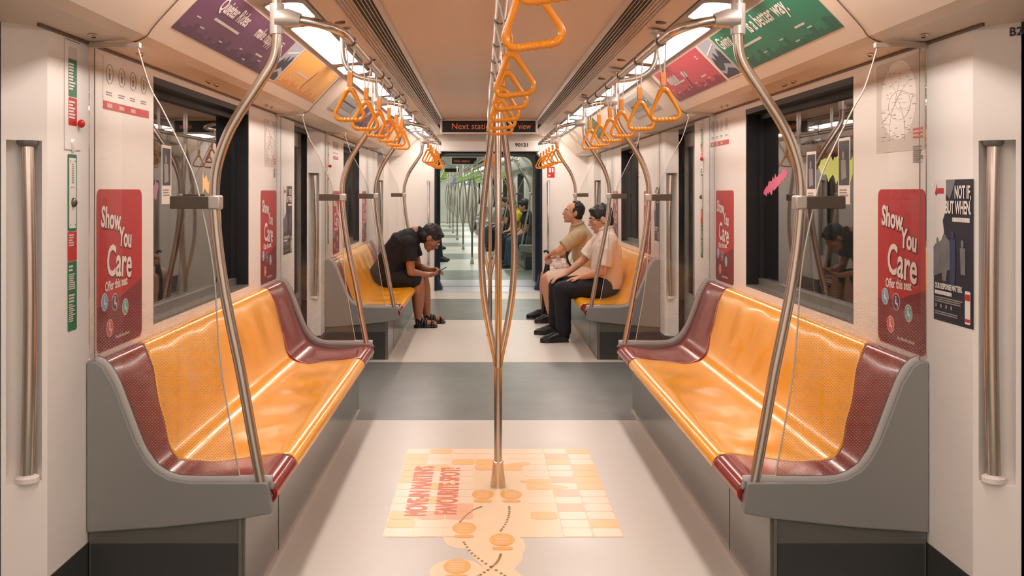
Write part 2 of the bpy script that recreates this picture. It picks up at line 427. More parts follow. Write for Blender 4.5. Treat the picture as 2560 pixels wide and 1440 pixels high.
def door(n, sd, a, b):
    root = empty('door_%d' % n, (sd*1.62, (a+b)/2, 0)); root['kind'] = 'structure'
    ox, oy = -sd*1.62, -(a+b)/2; mid = (a+b)/2
    for (p, q) in ((a, mid-0.003), (mid+0.003, b)):
        l = MB(); fr = 0.07
        l.box(sd*1.60, sd*1.64, p, q, 0, 0.62); l.box(sd*1.60, sd*1.64, p, q, 1.82, 1.97)
        l.box(sd*1.60, sd*1.64, p, p+fr, 0.62, 1.82); l.box(sd*1.60, sd*1.64, q-fr, q, 0.62, 1.82)
        lf = build('door_leaf', l.off(ox,oy,0), M['doorleaf'], root)
        g = MB(); g.box(sd*1.612, sd*1.622, p+fr, q-fr, 0.62, 1.82); build('door_glass', g.off(ox,oy,0), M['pane'], lf)
    r_ = MB()
    r_.box(sd*1.552, sd*1.645, a-0.012, a+0.0, 0, 1.97); r_.box(sd*1.552, sd*1.645, b, b+0.012, 0, 1.97)
    r_.box(sd*1.59, sd*1.603, mid-0.02, mid+0.02, 0, 1.97); r_.box(sd*1.552, sd*1.645, a, b, 1.93, 1.97)
    build('door_seal', r_.off(ox,oy,0), M['rubber'], root)

# profile of the ceiling, left to right half: (x, z, material index of the facet that starts here)
PROF = [(1.66,1.965,0),(1.45,1.968,0),(1.31,1.978,0),(1.262,1.995,0),(1.215,2.042,0),(1.04,2.222,1),(1.022,2.24,1),(0.834,2.258,2),(0.826,2.262,0),
        (0.735,2.282,3),(0.727,2.284,0),(0.648,2.284,4),(0.64,2.315,4),(0.566,2.315,3),(0.560,2.274,3),(0.532,2.274,3),(0.529,2.287,5)]
def ceiling(name, y0, y1, mats):
    mb = MB(); th = 0.05
    pts = [(-x, z, m_) for x, z, m_ in PROF]; n = len(pts)
    right = [(x, z, 0) for x, z, m_ in PROF][::-1]; mi = [p[2] for p in pts][:n-1] + [5] + [p[2] for p in pts][:n-1][::-1]
    allp = pts + right
    for i in range(len(allp)-1):
        (xa, za, _), (xb, zb, _) = allp[i], allp[i+1]
        mb.add([(xa,y0,za),(xb,y0,zb),(xb,y1,zb),(xa,y1,za)], [(0,1,2,3)], mi[i])
    X = 1.66; mb.add([(-X,y0,1.965),(-X,y1,1.965),(-X,y1,2.45),(-X,y0,2.45),(X,y0,1.965),(X,y1,1.965),(X,y1,2.45),(X,y0,2.45)],
        [(0,1,2,3),(4,5,6,7),(3,2,6,7)], 0)
    o = build(name, mb, mats)
    return tag(o, kind='structure')

CEIL = [M['cove'], M['tray'], M['black'], M['trim'], M['void'], M['centre']]
Y0 = -2.6; YE = 14.33
floor = MB(); floor.box(-1.66, 1.66, Y0, YE+0.05, -0.05, 0)
tag(build('floor', floor, floor_mat('floor_vinyl', (212, 206, 196), (118, 122, 118), [(1.1, 3.22), (6.23, 8.36), (11.1, 13.3)])), kind='structure')
ceiling('ceiling', Y0, YE+0.05, CEIL)
SEG = [(-2.6+0.0, 0.75), (3.07, 7.10), (8.27, 12.72), (13.55, 14.33)]
WIN = [(4.06, 5.72), (9.62, 10.86)]
nw = 1; nd = 1
for sd, nm in ((-1, 'left'), (1, 'right')):
    side_wall('wall_' + nm, sd, SEG, WIN, M['wall'])
    kicks('baseboard_' + nm, sd, SEG, M['kick'])
    for a, b in WIN: window(nw, sd, a, b); nw += 1
    for a, b in ((0.84, 2.98), (7.19, 8.18), (12.81, 13.46)): door(nd, sd, a, b); nd += 1
    # seams on the wall: fine dark joints
    mb = MB()
    for y in (3.44, 6.62, 8.5, 12.2): mb.box(sd*1.4485, sd*1.451, y, y+0.006, 0.24, TOP)
    tag(build('trim_%d' % (1 if sd < 0 else 2), mb, M['greyframe']), kind='structure')
    # shadow gap under the cove and door-bay cover joint that curves over the cove
    mb = MB(); mb.box(sd*1.443, sd*1.4505, 3.0, 14.3, 1.958, 1.967)
    for y in (3.44, 6.62):
        mb.tube(smooth_pts([(sd*1.44, y, 1.964), (sd*1.33, y, 1.972), (sd*1.262, y-0.02, 1.992), (sd*1.215, y-0.04, 2.038), (sd*1.04, y-0.06, 2.218)], 4), 0.0022, 6)
    tag(build('trim_%d' % (3 if sd < 0 else 4), mb, M['brownspot']), kind='structure')
mb = MB(); mb.box(-1.66, 1.66, Y0-0.05, Y0, 0, 2.35)
tag(build('wall_back', mb, M['wall']), kind='structure')

# end wall with the gangway opening
mb = MB(); OW = 0.766; OT = 2.03
arch = [(-OW, 0)] + [(-OW + 0.16 - 0.16*math.cos(a), OT - 0.16 + 0.16*math.sin(a)) for a in (R(90*i/8) for i in range(9))]
arch += [(-q[0], q[1]) for q in arch[::-1]]
def archwall(mb, poly, W, H, y0, y1, mi=0):
    n = len(poly)
    outer = []
    for (x, z) in poly:
        if z <= 0: outer.append((math.copysign(W, x), 0))
        else:
            k = min(W/abs(x) if abs(x) > 1e-6 else 9, 99); 
            outer.append((math.copysign(W, x) if z < OT-0.1 else x*W/OW, z if z < OT-0.1 else H))
    for y in (y0, y1):
        mb.add([(p[0], y, p[1]) for p in poly] + [(p[0], y, p[1]) for p in outer], [(i, i+1, n+i+1, n+i) for i in range(n-1)], mi)
    mb.add([(p[0], y0, p[1]) for p in poly] + [(p[0], y1, p[1]) for p in poly], [(i, i+1, n+i+1, n+i) for i in range(n-1)], mi)
archwall(mb, arch, 1.66, 2.40, YE, YE+0.08)
tag(build('wall_end', mb, M['wall']), kind='structure')
mb = MB(); mb.box(-0.70, 0.74, YE-0.30, YE-0.005, 2.035, 2.18)
hd = build('trim_5', mb, M['wall'], bevel=0.01); tag(hd, kind='structure')
fl = Flat((0.38, YE-0.302, 2.10), (1,0,0), (0,0,1), None)
t_ = fl.text('car_number', '90121', 0, 0.0, 0.072, M['black'], sx=1.1, bold=0.002); tag(t_, 'black car number 90121 on the white beam over the gangway', 'number')
# black rubber ring round the opening
ring = MB(); pts3 = [(x, YE-0.012, max(z, 0.01)) for x, z in arch]
ring.tube(pts3, 0.022, 8)
o = build('trim_6', ring, M['rubber'], at=(0, YE, 0)); tag(o, kind='structure')
# gangway: bellows walls, plates, skirts
G1 = YE + 1.7
for sd, nm in ((-1, 'left'), (1, 'right')):
    root = empty('gangway_bellows', (sd*0.80, YE+0.9, 0)); tag(root, 'dark blue folded gangway wall on the %s of the passage' % nm, 'gangway wall')
    b_ = MB(); n = 24
    poly = [(sd*0.03, -0.815)] + [(sd*(-0.03 + (0.035 if i % 2 else 0)), -0.815 + 1.5*i/n) for i in range(n+1)] + [(sd*0.03, 0.685)]
    b_.prism(poly, lambda q: (q[0], q[1], 0.0), lambda q: (q[0], q[1], 2.06))
    build('bellows', b_, M['bluerub'], root)
    k = MB(); prof = [(0.10, 0.0), (0.095, 0.03), (0.05, 0.12), (0.02, 0.26), (0.012, 0.42)]
    for i in range(len(prof)-1):
        pass
    k.prism([(sd*0.03, 0.0), (sd*-0.12, 0.0), (sd*-0.115, 0.03), (sd*-0.07, 0.12), (sd*-0.035, 0.27), (sd*-0.02, 0.5), (sd*0.03, 0.5)],
            lambda q: (q[0], -0.81, q[1]), lambda q: (q[0], -0.56, q[1]))
    build('skirt', k, M['bluerub'], root, bevel=0.01)
mb = MB(); mb.box(-0.86, 0.86, YE+0.05, G1+0.1, 2.06, 2.10); tag(build('ceiling', mb, M['greyframe']), kind='structure')
root = empty('gangway_plate', (0, YE+0.4, 0)); tag(root, 'silver metal threshold plate on the gangway floor', 'threshold')
p_ = MB(); p_.box(-0.77, 0.77, -0.55, 0.28, 0.0, 0.006); p_.box(-0.77, 0.77, 0.31, 1.35, 0.0, 0.006); build('plate', p_, mat('threshold_aluminium', (226, 222, 234), 0.3, metal=0.3), root)
p_ = MB(); p_.box(-0.77, 0.77, 0.28, 0.31, -0.01, 0.008); build('gap_strip', p_, M['bluerub'], root)
# fixtures on the end wall
for sd in (-1, 1):
    root = empty('grab_bar', (sd*0.875, YE, 1.0)); tag(root, 'short steel grab bar on the end wall %s of the gangway' % ('left' if sd < 0 else 'right'), 'grab bar')
    b_ = MB(); b_.tube([(0, -0.045, -0.60), (0, -0.045, 0.60)], 0.014, 12); build('bar', b_, M['steel'], root, smooth=True)
    for z in (-0.6, 0.6):
        k = MB(); k.tube([(0, 0, z), (0, -0.05, z)], 0.024, 12); build('mount', k, M['steel2'], root, smooth='auto')
root = empty('fire_extinguisher_sign', (0.915, YE, 1.74)); tag(root, 'small red and white fire equipment sign on the end wall', 'sign')
fl = Flat((0,-0.001,0), (1,0,0), (0,0,1), root)
fl.shape('panel', [rect(-0.055,-0.08,0.055,0.08)], M['red'], 1)
fl.shape('symbol', [rrect(-0.03,-0.005,0.0,0.065,0.008), rect(0.012,0.0,0.036,0.06), [(-0.035,-0.07),(-0.005,-0.045),(-0.035,-0.03)]], M['paper'], 2)

# ------------------------------------------------------------------ ceiling fittings
def ceiling_light(yc, L, sd, label, mt, W=0.16, r=0.03):
    """emissive panel set in the sloping tray between x .834 and 1.022"""
    A = Vector((sd*0.84, 0, 2.2575)); B = Vector((sd*1.016, 0, 2.2405)); c = (A+B)/2
    root = empty('ceiling_light', (c.x, yc, c.z)); tag(root, label, 'ceiling light', 'fluorescent light panels along both coves')
    xd = Vector((1, 0, (B.z-A.z)/(B.x-A.x))).normalized()
    fl = Flat((0,0,0), xd, (0,-1,0), root)
    if fl.n.z > 0: fl.n = -fl.n
    w_ = W/2
    def ringpoly(a, b, rr): return rrect(-a, -b, a, b, rr, 6)
    fo, fi = ringpoly(w_+0.007, L/2+0.012, r+0.008), ringpoly(w_, L/2, r)
    mb = MB(); n = len(fo)
    vs = [fl.p(u,v,0.0) for u,v in fo] + [fl.p(u,v,0.010) for u,v in fo] + [fl.p(u,v,0.010) for u,v in fi] + [fl.p(u,v,0.0) for u,v in fi]
    fs = []
    for k in range(3): fs += [(k*n+i, k*n+(i+1) % n, (k+1)*n+(i+1) % n, (k+1)*n+i) for i in range(n)]
    mb.add(vs, fs); build('bezel', mb, M['tray'], root)
    d_ = MB(); d_.prism(fi, lambda q: fl.p(q[0], q[1], 0.001), lambda q: fl.p(q[0], q[1], 0.006)); build('diffuser', d_, mt, root)
    return root
ords = ['first', 'second', 'third', 'fourth', 'fifth', 'sixth', 'seventh', 'eighth', 'ninth']
for sd, nm in ((-1, 'left'), (1, 'right')):
    k = 0
    y = 4.68 - 2.05*3
    while y < 14:
        L = min(1.33, 14.2-y)
        if L > 0.3:
            ceiling_light(y+L/2, L, sd, 'long bright panel in the %s cove, %s' % (nm, 'behind the viewpoint' if y < 1 else ords[k] + ' long one along the cove'), M['diff'])
            if y > 1: k += 1
        y += 2.05
    y = 4.10 - 2.05*3; k = 0
    while y < 14:
        ceiling_light(y+0.2, 0.40, sd, 'short bright panel in the %s cove, %s' % (nm, 'behind the viewpoint' if y < 1 else ords[k] + ' short one along the cove'), M['diff'], r=0.06)
        if y > 1: k += 1
        y += 2.05

for sd, nm in ((-1, 'left'), (1, 'right')):
    root = empty('air_grille', (sd*0.646, 5.0, 2.29)); tag(root, 'dark slatted air grille running along the %s edge of the centre panel' % nm, 'air grille')
    mb = MB(); y = -2.4
    while y < 12.0:
        mb.box(0.566-0.646, 0.648-0.646, y-5.0, y-5.0+0.007, -0.012, 0.006); y += 0.034
    mb.v = [(a*sd, b, c) for a, b, c in mb.v]
    build('slat', mb, M['slat'], root)['kind'] = 'stuff'
    mb = MB()
    for i in range(9):
        x = 0.572 + i*0.0185; mb.box((x-0.646)*sd, (x-0.646+0.004)*sd, -7.4, 7.0, -0.016, -0.010)
    build('long_bar', mb, M['trim'], root)['kind'] = 'stuff'
for sd, nm in ((-1, 'left'), (1, 'right')):     # dark screw sockets on the sloping panels
    for i, (y, big) in enumerate(((4.75, 1), (7.1, 1), (6.1, 0), (8.3, 1))):
        root = empty('ceiling_socket', (sd*0.782, y, 2.271)); tag(root, 'small brown recessed socket in the %s ceiling strip, number %s counting away' % (nm, ['one','two','three','four'][i]), 'ceiling socket', 'recessed sockets beside the grilles')
        b_ = MB(); b_.lathe([(0.0, -0.004), (0.028, -0.004), (0.03, 0.0), (0.03, 0.01)], (0,0,0), 16); build('cap', b_, M['brownspot'], root)

def clip(sd, y, n, label):
    """tiny chrome fittings on the underside of the cove"""
    for k in range(n):
        root = empty('cove_fitting', (sd*1.38, y + 0.14*k, 1.9725)); tag(root, label, 'cove fitting', 'small chrome fittings under the %s cove' % ('left' if sd < 0 else 'right'))
        b_ = MB(); b_.ball((0,0,-0.002), (0.014, 0.02, 0.006)); build('rim', b_, M['steel'], root, smooth=True)
        b_ = MB(); b_.ball((0,0.010,-0.006), (0.008, 0.009, 0.005)); build('slot', b_, M['black'], root, smooth=True)
for sd, nm in ((-1, 'left'), (1, 'right')):
    clip(sd, 3.25, 1, 'chrome fitting under the %s cove in front of the nearest glass screen' % nm)
    clip(sd, 3.70, 1, 'chrome fitting under the %s cove just past the nearest glass screen' % nm)
    clip(sd, 4.62, 2, 'chrome fitting of the pair over the %s window nearest the viewer' % nm)
    clip(sd, 5.85, 2, 'chrome fitting of the pair past the %s window nearest the viewer' % nm)
    clip(sd, 9.2, 2, 'chrome fitting of the pair over the %s far bench' % nm)

# station display
def display(y, wdt, h, zt, x0, label, txt=True):
    root = empty('station_display', (x0, y, zt - h/2)); tag(root, label, 'display')
    b_ = MB(); b_.box(-wdt/2, wdt/2, 0, 0.06, -h/2, h/2); build('housing', b_, M['white'], root, bevel=0.006)
    fl = Flat((0,-0.001,0), (1,0,0), (0,0,1), root)
    m_ = 0.022
    fl.shape('screen', [rect(-wdt/2+m_, -h/2+m_*0.9, wdt/2-m_, h/2-m_*0.9)], M['black'], 1)
    return root, fl
root, fl = display(11.22, 1.112, 0.172, 2.287, -0.012, 'overhead black display reading Next station in orange letters, before the gangway')
fl.text('lettering', 'Next station', -0.43, -0.030, 0.098, M['led'], lev=3, sx=0.98)
fl.text('lettering', 'view', 0.335, -0.030, 0.098, M['led'], lev=3, sx=0.8)
for i, x in enumerate((-0.54, 0.54)):
    root = empty('display_bracket', (x, 11.22, 2.30)); tag(root, 'black hook bracket at the %s top corner of the station display' % ('left' if i == 0 else 'right'), 'bracket')
    b_ = MB(); b_.box(-0.035, 0.035, -0.02, 0.03, -0.014, 0.0); build('hook', b_, M['rubber'], root)

# ------------------------------------------------------------------ benches
ARM = [(0.002,0.866),(0.035,0.866),(0.058,0.848),(0.095,0.785),(0.169,0.591),(0.203,0.529),(0.235,0.492),(0.285,0.463),(0.355,0.451),(0.615,0.451),(0.627,0.445),(0.640,0.352),(0.634,0.343),(0.533,0.325),(0.25,0.295),(0.002,0.278)]
SHELL = [(0.004,0.858),(0.03,0.864),(0.055,0.85),(0.09,0.785),(0.125,0.69),(0.168,0.575),(0.205,0.502),(0.25,0.458),(0.32,0.435),(0.42,0.428),(0.52,0.434),(0.58,0.440),(0.622,0.434),(0.645,0.412),(0.648,0.388),(0.635,0.372)]
L = 3.13
def wtab(t, tab):
    for i in range(len(tab)-1):
        if tab[i][0] <= t <= tab[i+1][0]:
            f = (t-tab[i][0])/(tab[i+1][0]-tab[i][0]); f = f*f*(3-2*f); return tab[i][1]+(tab[i+1][1]-tab[i][1])*f
    return tab[-1][1]
NEAR = [(0,.46),(.12,.42),(.33,.34),(.5,.26),(.6,.33),(.75,.42),(1,.42)]
FAR = [(0,.50),(.12,.50),(.33,.58),(.5,.72),(.6,.70),(.75,.56),(1,.54)]
def make_bench(sd, label, mats=('yellow', 'maroon'), Lb=L):
    root = empty('bench', (sd*1.10, 0, 0)); ox = -sd*1.10
    tag(root, label, 'bench', 'benches along the aisle')
    prof = smooth_pts([(u, z, 0) for u, z in SHELL], 5); n = len(prof)
    ds = [0.0]
    for i in range(1, n): ds.append(ds[-1] + (prof[i]-prof[i-1]).length)
    T = [d/ds[-1] for d in ds]
    def grid(ya, yb, ny):
        mb = MB(); vs = []
        for j in range(ny+1):
            for i in range(n):
                y = ya(T[i]) + (yb(T[i])-ya(T[i]))*j/ny
                u, z = prof[i].x, prof[i].y
                seat = max(0, 1-abs(T[i]-0.72)/0.17)
                z += 0.0045*seat*math.cos(2*PI*y/0.4471)
                back = max(0, 1-abs(T[i]-0.25)/0.18); u += 0.004*back*math.cos(2*PI*y/0.4471)
                vs.append((sd*(1.45-u)+ox, y, z))
        fs = [(j*n+i, j*n+i+1, (j+1)*n+i+1, (j+1)*n+i) for j in range(ny) for i in range(n-1)]
        if sd > 0: fs = [f[::-1] for f in fs]
        return mb.add(vs, fs)
    e = 0.03; h = Lb/2
    def shell(name, mb, m_):
        o = build(name, mb, m_, root, smooth=True); 
        sm = o.modifiers.new('solid', 'SOLIDIFY'); sm.thickness = 0.012; sm.offset = 1 if False else -1
        return o
    shell('seat_shell', grid(lambda t: -h+wtab(t, NEAR), lambda t: h-wtab(t, FAR), 90), M[mats[0]])
    shell('end_section', grid(lambda t: -h+e, lambda t: -h+wtab(t, NEAR)-0.0008, 16), M[mats[1]])
    shell('end_section', grid(lambda t: h-wtab(t, FAR)+0.0008, lambda t: h-e, 16), M[mats[1]])
    for s in (-1, 1):
        pl = smooth_arm = [(u, z) for u, z in ARM]
        ya, yb = (-h, -h+0.042) if s < 0 else (h-0.042, h)
        mb = MB(); mb.prism(pl, lambda q: (sd*(1.45-q[0])+ox, ya, q[1]), lambda q: (sd*(1.45-q[0])+ox, yb, q[1]))
        ar = build('end_panel', mb, M['arm'], root, bevel=0.006)
        mb = MB(); mb.tube([(sd*(1.45-u)+ox, (ya+yb)/2, z+0.001) for u, z in smooth_pts([(u, z, 0) for u, z in ARM[1:10]], 4) for _ in [0]] if False else [(sd*(1.45-q.x)+ox, (ya+yb)/2, q.y-0.002) for q in smooth_pts([(u, z, 0) for u, z in [(0.027,0.866)]+ARM[2:11]], 4)], 0.0235, 10, flat=0.35)
        build('rim', mb, M['armrim'], ar, smooth=True)
    mb = MB(); mb.box(sd*0.905+ox, sd*1.445+ox, -h+0.012, h-0.012, 0.0, 0.40); build('base', mb, M['base'], root, bevel=0.004)
    for s in (-1, 1):
        mb = MB(); y = s*(h-0.0115); mb.box(sd*0.93+ox, sd*1.435+ox, min(y, y+s*0.004), max(y, y+s*0.004), 0.0, 0.238)
        build('kick_plate', mb, M['kick'], root)
    mb = MB(); mb.box(sd*0.893+ox, sd*0.906+ox, -h+0.02, h-0.02, 0.0, 0.014); build('skirting_strip', mb, M['trim'], root)
    mb = MB(); mb.box(sd*0.9035+ox, sd*0.906+ox, -1.0, -0.996, 0.014, 0.37); build('panel_joint', mb, M['kick'], root)
    for s in (-1,1):
        mb = MB(); mb.box(sd*0.915+ox, sd*0.926+ox, s*(h-0.006)-0.003, s*(h-0.006)+0.003, 0.0, 0.33); build('corner_strip', mb, M['greyframe'], root)
    return root
BY = [(3.367, 'nearest the viewer'), (8.47, 'before the gangway')]
benches = {}
for sd, nm in ((-1, 'left'), (1, 'right')):
    b0 = make_bench(sd, 'yellow moulded bench with maroon ends along the %s wall, nearest the viewer' % nm)
    place(b0, (sd*1.10, BY[0][0]+L/2, 0))
    b1 = copy_tree(b0); place(b1, (sd*1.10, BY[1][0]+L/2, 0))
    b1['label'] = ('yellow moulded bench on the left with the man in black on it' if sd < 0 else 'yellow moulded bench on the right with two men seated on it')
    benches[sd] = b0

# ------------------------------------------------------------------ poles, rails, screens
PX = [0.852,0.885,0.92,0.952,0.976,0.996,1.008,1.014,1.006,0.976,0.934,0.866,0.81,0.797,0.797,0.797]
PZ = [0.445,0.62,0.817,0.97,1.092,1.22,1.33,1.436,1.533,1.629,1.711,1.814,1.904,1.986,2.11,2.262]
def make_pole(sd):
    root = empty('grab_pole', (sd*0.85, 0, 0)); ox = -sd*0.85
    mb = MB(); mb.tube([q for q in smooth_pts([(sd*x+ox, 0, z) for x, z in zip(PX, PZ)], 5)], 0.0185, 16)
    build('pole', mb, M['steel'], root, smooth='auto')
    mb = MB(); mb.tube([(sd*0.797+ox, 0, 1.995), (sd*0.797+ox, 0, 2.10)], 0.025, 16)
    mb.tube([(sd*0.80+ox, 0, 2.05), (sd*0.76+ox, 0, 2.05), (sd*0.715+ox, 0, 2.043)], [0.036, 0.034, 0.024], 16)
    build('joint', mb, M['steel2'], root, smooth='auto')
    mb = MB(); mb.lathe([(0.03, -0.006), (0.05, 0.0), (0.052, 0.012)], (sd*0.797+ox, 0, 2.245), 20); build('ceiling_flange', mb, M['steel2'], root, smooth='auto')
    return root
def make_screen(sd):
    """glass draught screen; its inner edge is the curve read off the photograph"""
    root = empty('glass_screen', (sd*1.2, 0, 0.45)); ox = -sd*1.2; oz = -0.45
    edge = [(1.28,1.955),(1.236,1.814),(1.195,1.739),(1.126,1.60),(1.085,1.505),(1.057,1.395),(1.016,1.175),(0.99,0.845),(0.925,0.462)]
    e = [(q.x, q.y) for q in smooth_pts([(x, z, 0) for x, z in edge], 5)]
    low = [(1.45-u, z+0.004) for u, z in ARM[:9]][::-1]
    poly = [(1.447, 1.955)] + e + [(x, z) for x, z in low if x > 0.99] 
    poly[-1] = (1.447, 0.872)
    mb = MB(); mb.prism([(sd*x+ox, z+oz) for x, z in poly], lambda q: (q[0], -0.0025, q[1]), lambda q: (q[0], 0.0025, q[1]))
    build('glass', mb, M['glass'], root)
    mb = MB(); mb.tube([(sd*x+ox, 0, z+oz) for x, z in e], 0.0028, 6); build('glass_edge', mb, M['strap'], root)
    mb = MB(); mb.box(sd*1.447+ox, sd*1.27+ox, -0.012, 0.012, 1.95+oz, 1.966+oz); build('top_channel', mb, M['trim'], root)
    mb = MB(); mb.box(sd*1.165+ox, sd*1.022+ox, -0.012, 0.012, 1.392+oz, 1.436+oz); build('clamp', mb, M['clamp'], root, bevel=0.003)
    mb = MB(); mb.box(sd*1.03+ox, sd*0.988+ox, -0.024, 0.024, 1.390+oz, 1.438+oz); build('clamp_collar', mb, M['steel2'], root, bevel=0.006)
    return root
def make_rail(sd):
    """overhead rail between the two poles of a bench, with J brackets"""
    root = empty('overhead_rail', (sd*0.576, 0, 2.01)); ox = -sd*0.576; oz = -2.01; h = L/2-0.021
    pts = [(0.715,-h,2.043),(0.66,-h,2.034),(0.615,-h+0.015,2.022),(0.583,-h+0.07,2.012),(0.576,-h+0.16,2.01)]
    full = smooth_pts(pts, 4) + smooth_pts([(x, -y, z) for x, y, z in pts[::-1]], 4)
    mb = MB(); mb.tube([(sd*q[0]+ox, q[1], q[2]+oz) for q in full], 0.0165, 14); build('rail', mb, M['steel'], root, smooth='auto')
    for y in (0.0,):
        j = smooth_pts([(0.79,y,2.26),(0.79,y,2.15),(0.77,y,2.08),(0.72,y,2.035),(0.64,y,2.014),(0.576,y,2.01)], 5)
        mb = MB(); mb.tube([(sd*q[0]+ox, q[1], q[2]+oz) for q in j], 0.0125, 12)
        br = build('bracket', mb, M['steel2'], root, smooth='auto')
        mb = MB(); mb.lathe([(0.02, -0.008), (0.04, 0.0), (0.042, 0.01)], (sd*0.79+ox, y, 2.25+oz), 18); build('flange', mb, M['steel2'], br, smooth='auto')
    return root
poles = {}; screens = {}; rails = {}
for sd, nm in ((-1, 'left'), (1, 'right')):
    p0 = make_pole(sd); s0 = make_screen(sd); r0 = make_rail(sd); poles[sd], screens[sd], rails[sd] = p0, s0, r0
    for i, (yb, wh) in enumerate(BY):
        for j, (y, e_) in enumerate(((yb+0.021, 'near'), (yb+L-0.021, 'far'))):
            p = p0 if i == j == 0 else copy_tree(p0); place(p, (sd*0.85, y, 0))
            tag(p, 'curved steel pole rising from the %s end of the %s bench %s' % (e_, nm, wh), 'grab pole', 'curved poles at the bench ends')
            s = s0 if i == j == 0 else copy_tree(s0); place(s, (sd*1.2, y, 0.45))
            tag(s, 'clear glass screen at the %s end of the %s bench %s' % (e_, nm, wh), 'glass screen', 'glass screens at the bench ends')
        r = r0 if i == 0 else copy_tree(r0); place(r, (sd*0.576, yb+L/2, 2.01))
        tag(r, 'steel overhead rail carrying orange handles over the %s bench %s' % (nm, wh), 'rail', 'overhead rails along the benches')

def make_centre_pole():
    root = empty('centre_pole', (0, 0, 0))
    mb = MB(); mb.tube([(0,0,0.10),(0,0,0.63)], 0.0195, 16); mb.tube([(0,0,1.88),(0,0,2.285)], 0.0195, 16); build('pole', mb, M['steel'], root, smooth='auto')
    mb = MB(); mb.lathe([(0.037,0.0),(0.037,0.01),(0.025,0.118),(0.027,0.124),(0.022,0.128)], (0,0,0), 24); build('foot_sleeve', mb, M['steel'], root, smooth='auto')
    prof = [(0.59,0.004),(0.64,0.014),(0.70,0.03),(0.80,0.055),(0.95,0.082),(1.12,0.094),(1.3,0.09),(1.48,0.072),(1.65,0.048),(1.80,0.026),(1.9,0.010),(1.93,0.006)]
    for k in range(3):
        a = R(-90 + 120*k) 
        c_, s_ = math.cos(a), math.sin(a)
        mb = MB(); mb.tube(smooth_pts([(r*c_, r*s_, z) for z, r in prof], 4), 0.0168, 14); build('branch', mb, M['steel'], root, smooth='auto')
    return root
cp = make_centre_pole(); place(cp, (-0.01, 4.82, 0)); tag(cp, 'steel centre pole splitting into three bowed branches, on the orange floor sticker', 'pole', 'branching poles down the aisle')
c2 = copy_tree(cp); place(c2, (-0.01, 9.88, 0)); c2['label'] = 'steel three-branched centre pole standing between the seated men'
root = empty('centre_rail', (-0.03, 5.0, 2.01)); tag(root, 'steel rail over the middle of the aisle carrying orange handles', 'rail')
mb = MB(); mb.tube([(0,-4.6,0),(0,6.1,0)], 0.0185, 14); build('rail', mb, M['steel'], root, smooth='auto')
for y in (-3.8, -1.9, 2.0, 4.0):
    mb = MB(); mb.tube([(0,y,0.01),(0,y,0.28)], 0.012, 10); br = build('hanger', mb, M['steel'], root, smooth='auto')

# hanging handles
def make_handle(mt):
    """origin on the rail; hangs to -0.30"""
    root = empty('hanging_handle', (0,0,0))
    pts = []; rr = []
    W, H, zt = 0.066, 0.1325, -0.160
    cr = [(0, zt), (-W, zt-H), (W, zt-H)]
    # rounded triangle centre line
    def corner(p, a, b, rad, n):
        P, A, B = Vector(p), Vector(a), Vector(b); da = (A-P).normalized(); db = (B-P).normalized()
        ang = da.angle(db); dist = rad/math.tan(ang/2); s_, e_ = P+da*dist, P+db*dist; cc = P+(da+db).normalized()*(rad/math.sin(ang/2))
        a0 = math.atan2(s_.y-cc.y, s_.x-cc.x); a1 = math.atan2(e_.y-cc.y, e_.x-cc.x); d = (a1-a0+PI) % (2*PI)-PI
        return [(cc.x+rad*math.cos(a0+d*i/n), cc.y+rad*math.sin(a0+d*i/n)) for i in range(n+1)]
    loop = corner(cr[0], cr[2], cr[1], 0.016, 6) + [(-0.038, zt-0.076)] + corner(cr[1], cr[0], cr[2], 0.021, 7)
    loop += [(x, zt-H) for x in [-0.034+0.068*i/28 for i in range(1, 28)]] + corner(cr[2], cr[1], cr[0], 0.021, 7) + [(0.038, zt-0.076)]
    for x, z in loop:
        if z > zt-0.042: r_ = 0.0095
        elif z < zt-H+0.004: r_ = 0.0078 + (0.0009*math.cos(x/0.068*2*PI*5) if abs(x) < 0.036 else 0)
        else: r_ = 0.0068
        rr.append(r_)
    mb = MB(); mb.tube([(x, 0, z) for x, z in loop], rr, 10, closed=True); build('grip', mb, mt, root, smooth=True)
    mb = MB(); mb.box(-0.0105, 0.0105, -0.007, 0.007, -0.168, -0.116); cl = build('clip', mb, mt, root, bevel=0.002)
    mb = MB()
    for s in (-1, 1):
        mb.add([(s*0.016,-0.005,-0.005),(s*0.016+s*0.0045,-0.005,-0.005),(s*0.016+s*0.0045,0.005,-0.005),(s*0.016,0.005,-0.005),
                (s*0.003,-0.005,-0.120),(s*0.003+s*0.0045,-0.005,-0.120),(s*0.003+s*0.0045,0.005,-0.120),(s*0.003,0.005,-0.120)],
               [(0,3,2,1),(4,5,6,7),(0,1,5,4),(1,2,6,5),(2,3,7,6),(3,0,4,7)])
    build('strap', mb, M['strap'], root)
    mb = MB(); mb.tube([(0,-0.012,0),(0,-0.009,0),(0,0.009,0),(0,0.012,0)], [0.019,0.0205,0.0205,0.019], 16); build('rail_ring', mb, M['clamp'], root, smooth='auto')
    return root
h0 = make_handle(M['orange']); used = False
def hang(x, y, tilt, label, group, proto=None, z=2.01, tz=0.0):
    global used
    src = proto or h0
    if proto is None and not used: o = h0; used = True
    else: o = copy_tree(src)
    o.matrix_world = XF @ Matrix.Translation((x, y, z)) @ Matrix.Rotation(tz, 4, 'Z') @ Matrix.Rotation(tilt, 4, 'Y')
    return tag(o, label, 'handle', group)
ordn = ['first', 'second', 'third', 'fourth', 'fifth', 'sixth', 'seventh', 'eighth']
cy = [(1.36, -9, 0), (1.81, -8, 2), (2.72, -7, -3), (3.16, -7, 4), (3.66, -6, 12), (4.12, -6, -8), (4.52, -6, 2)]
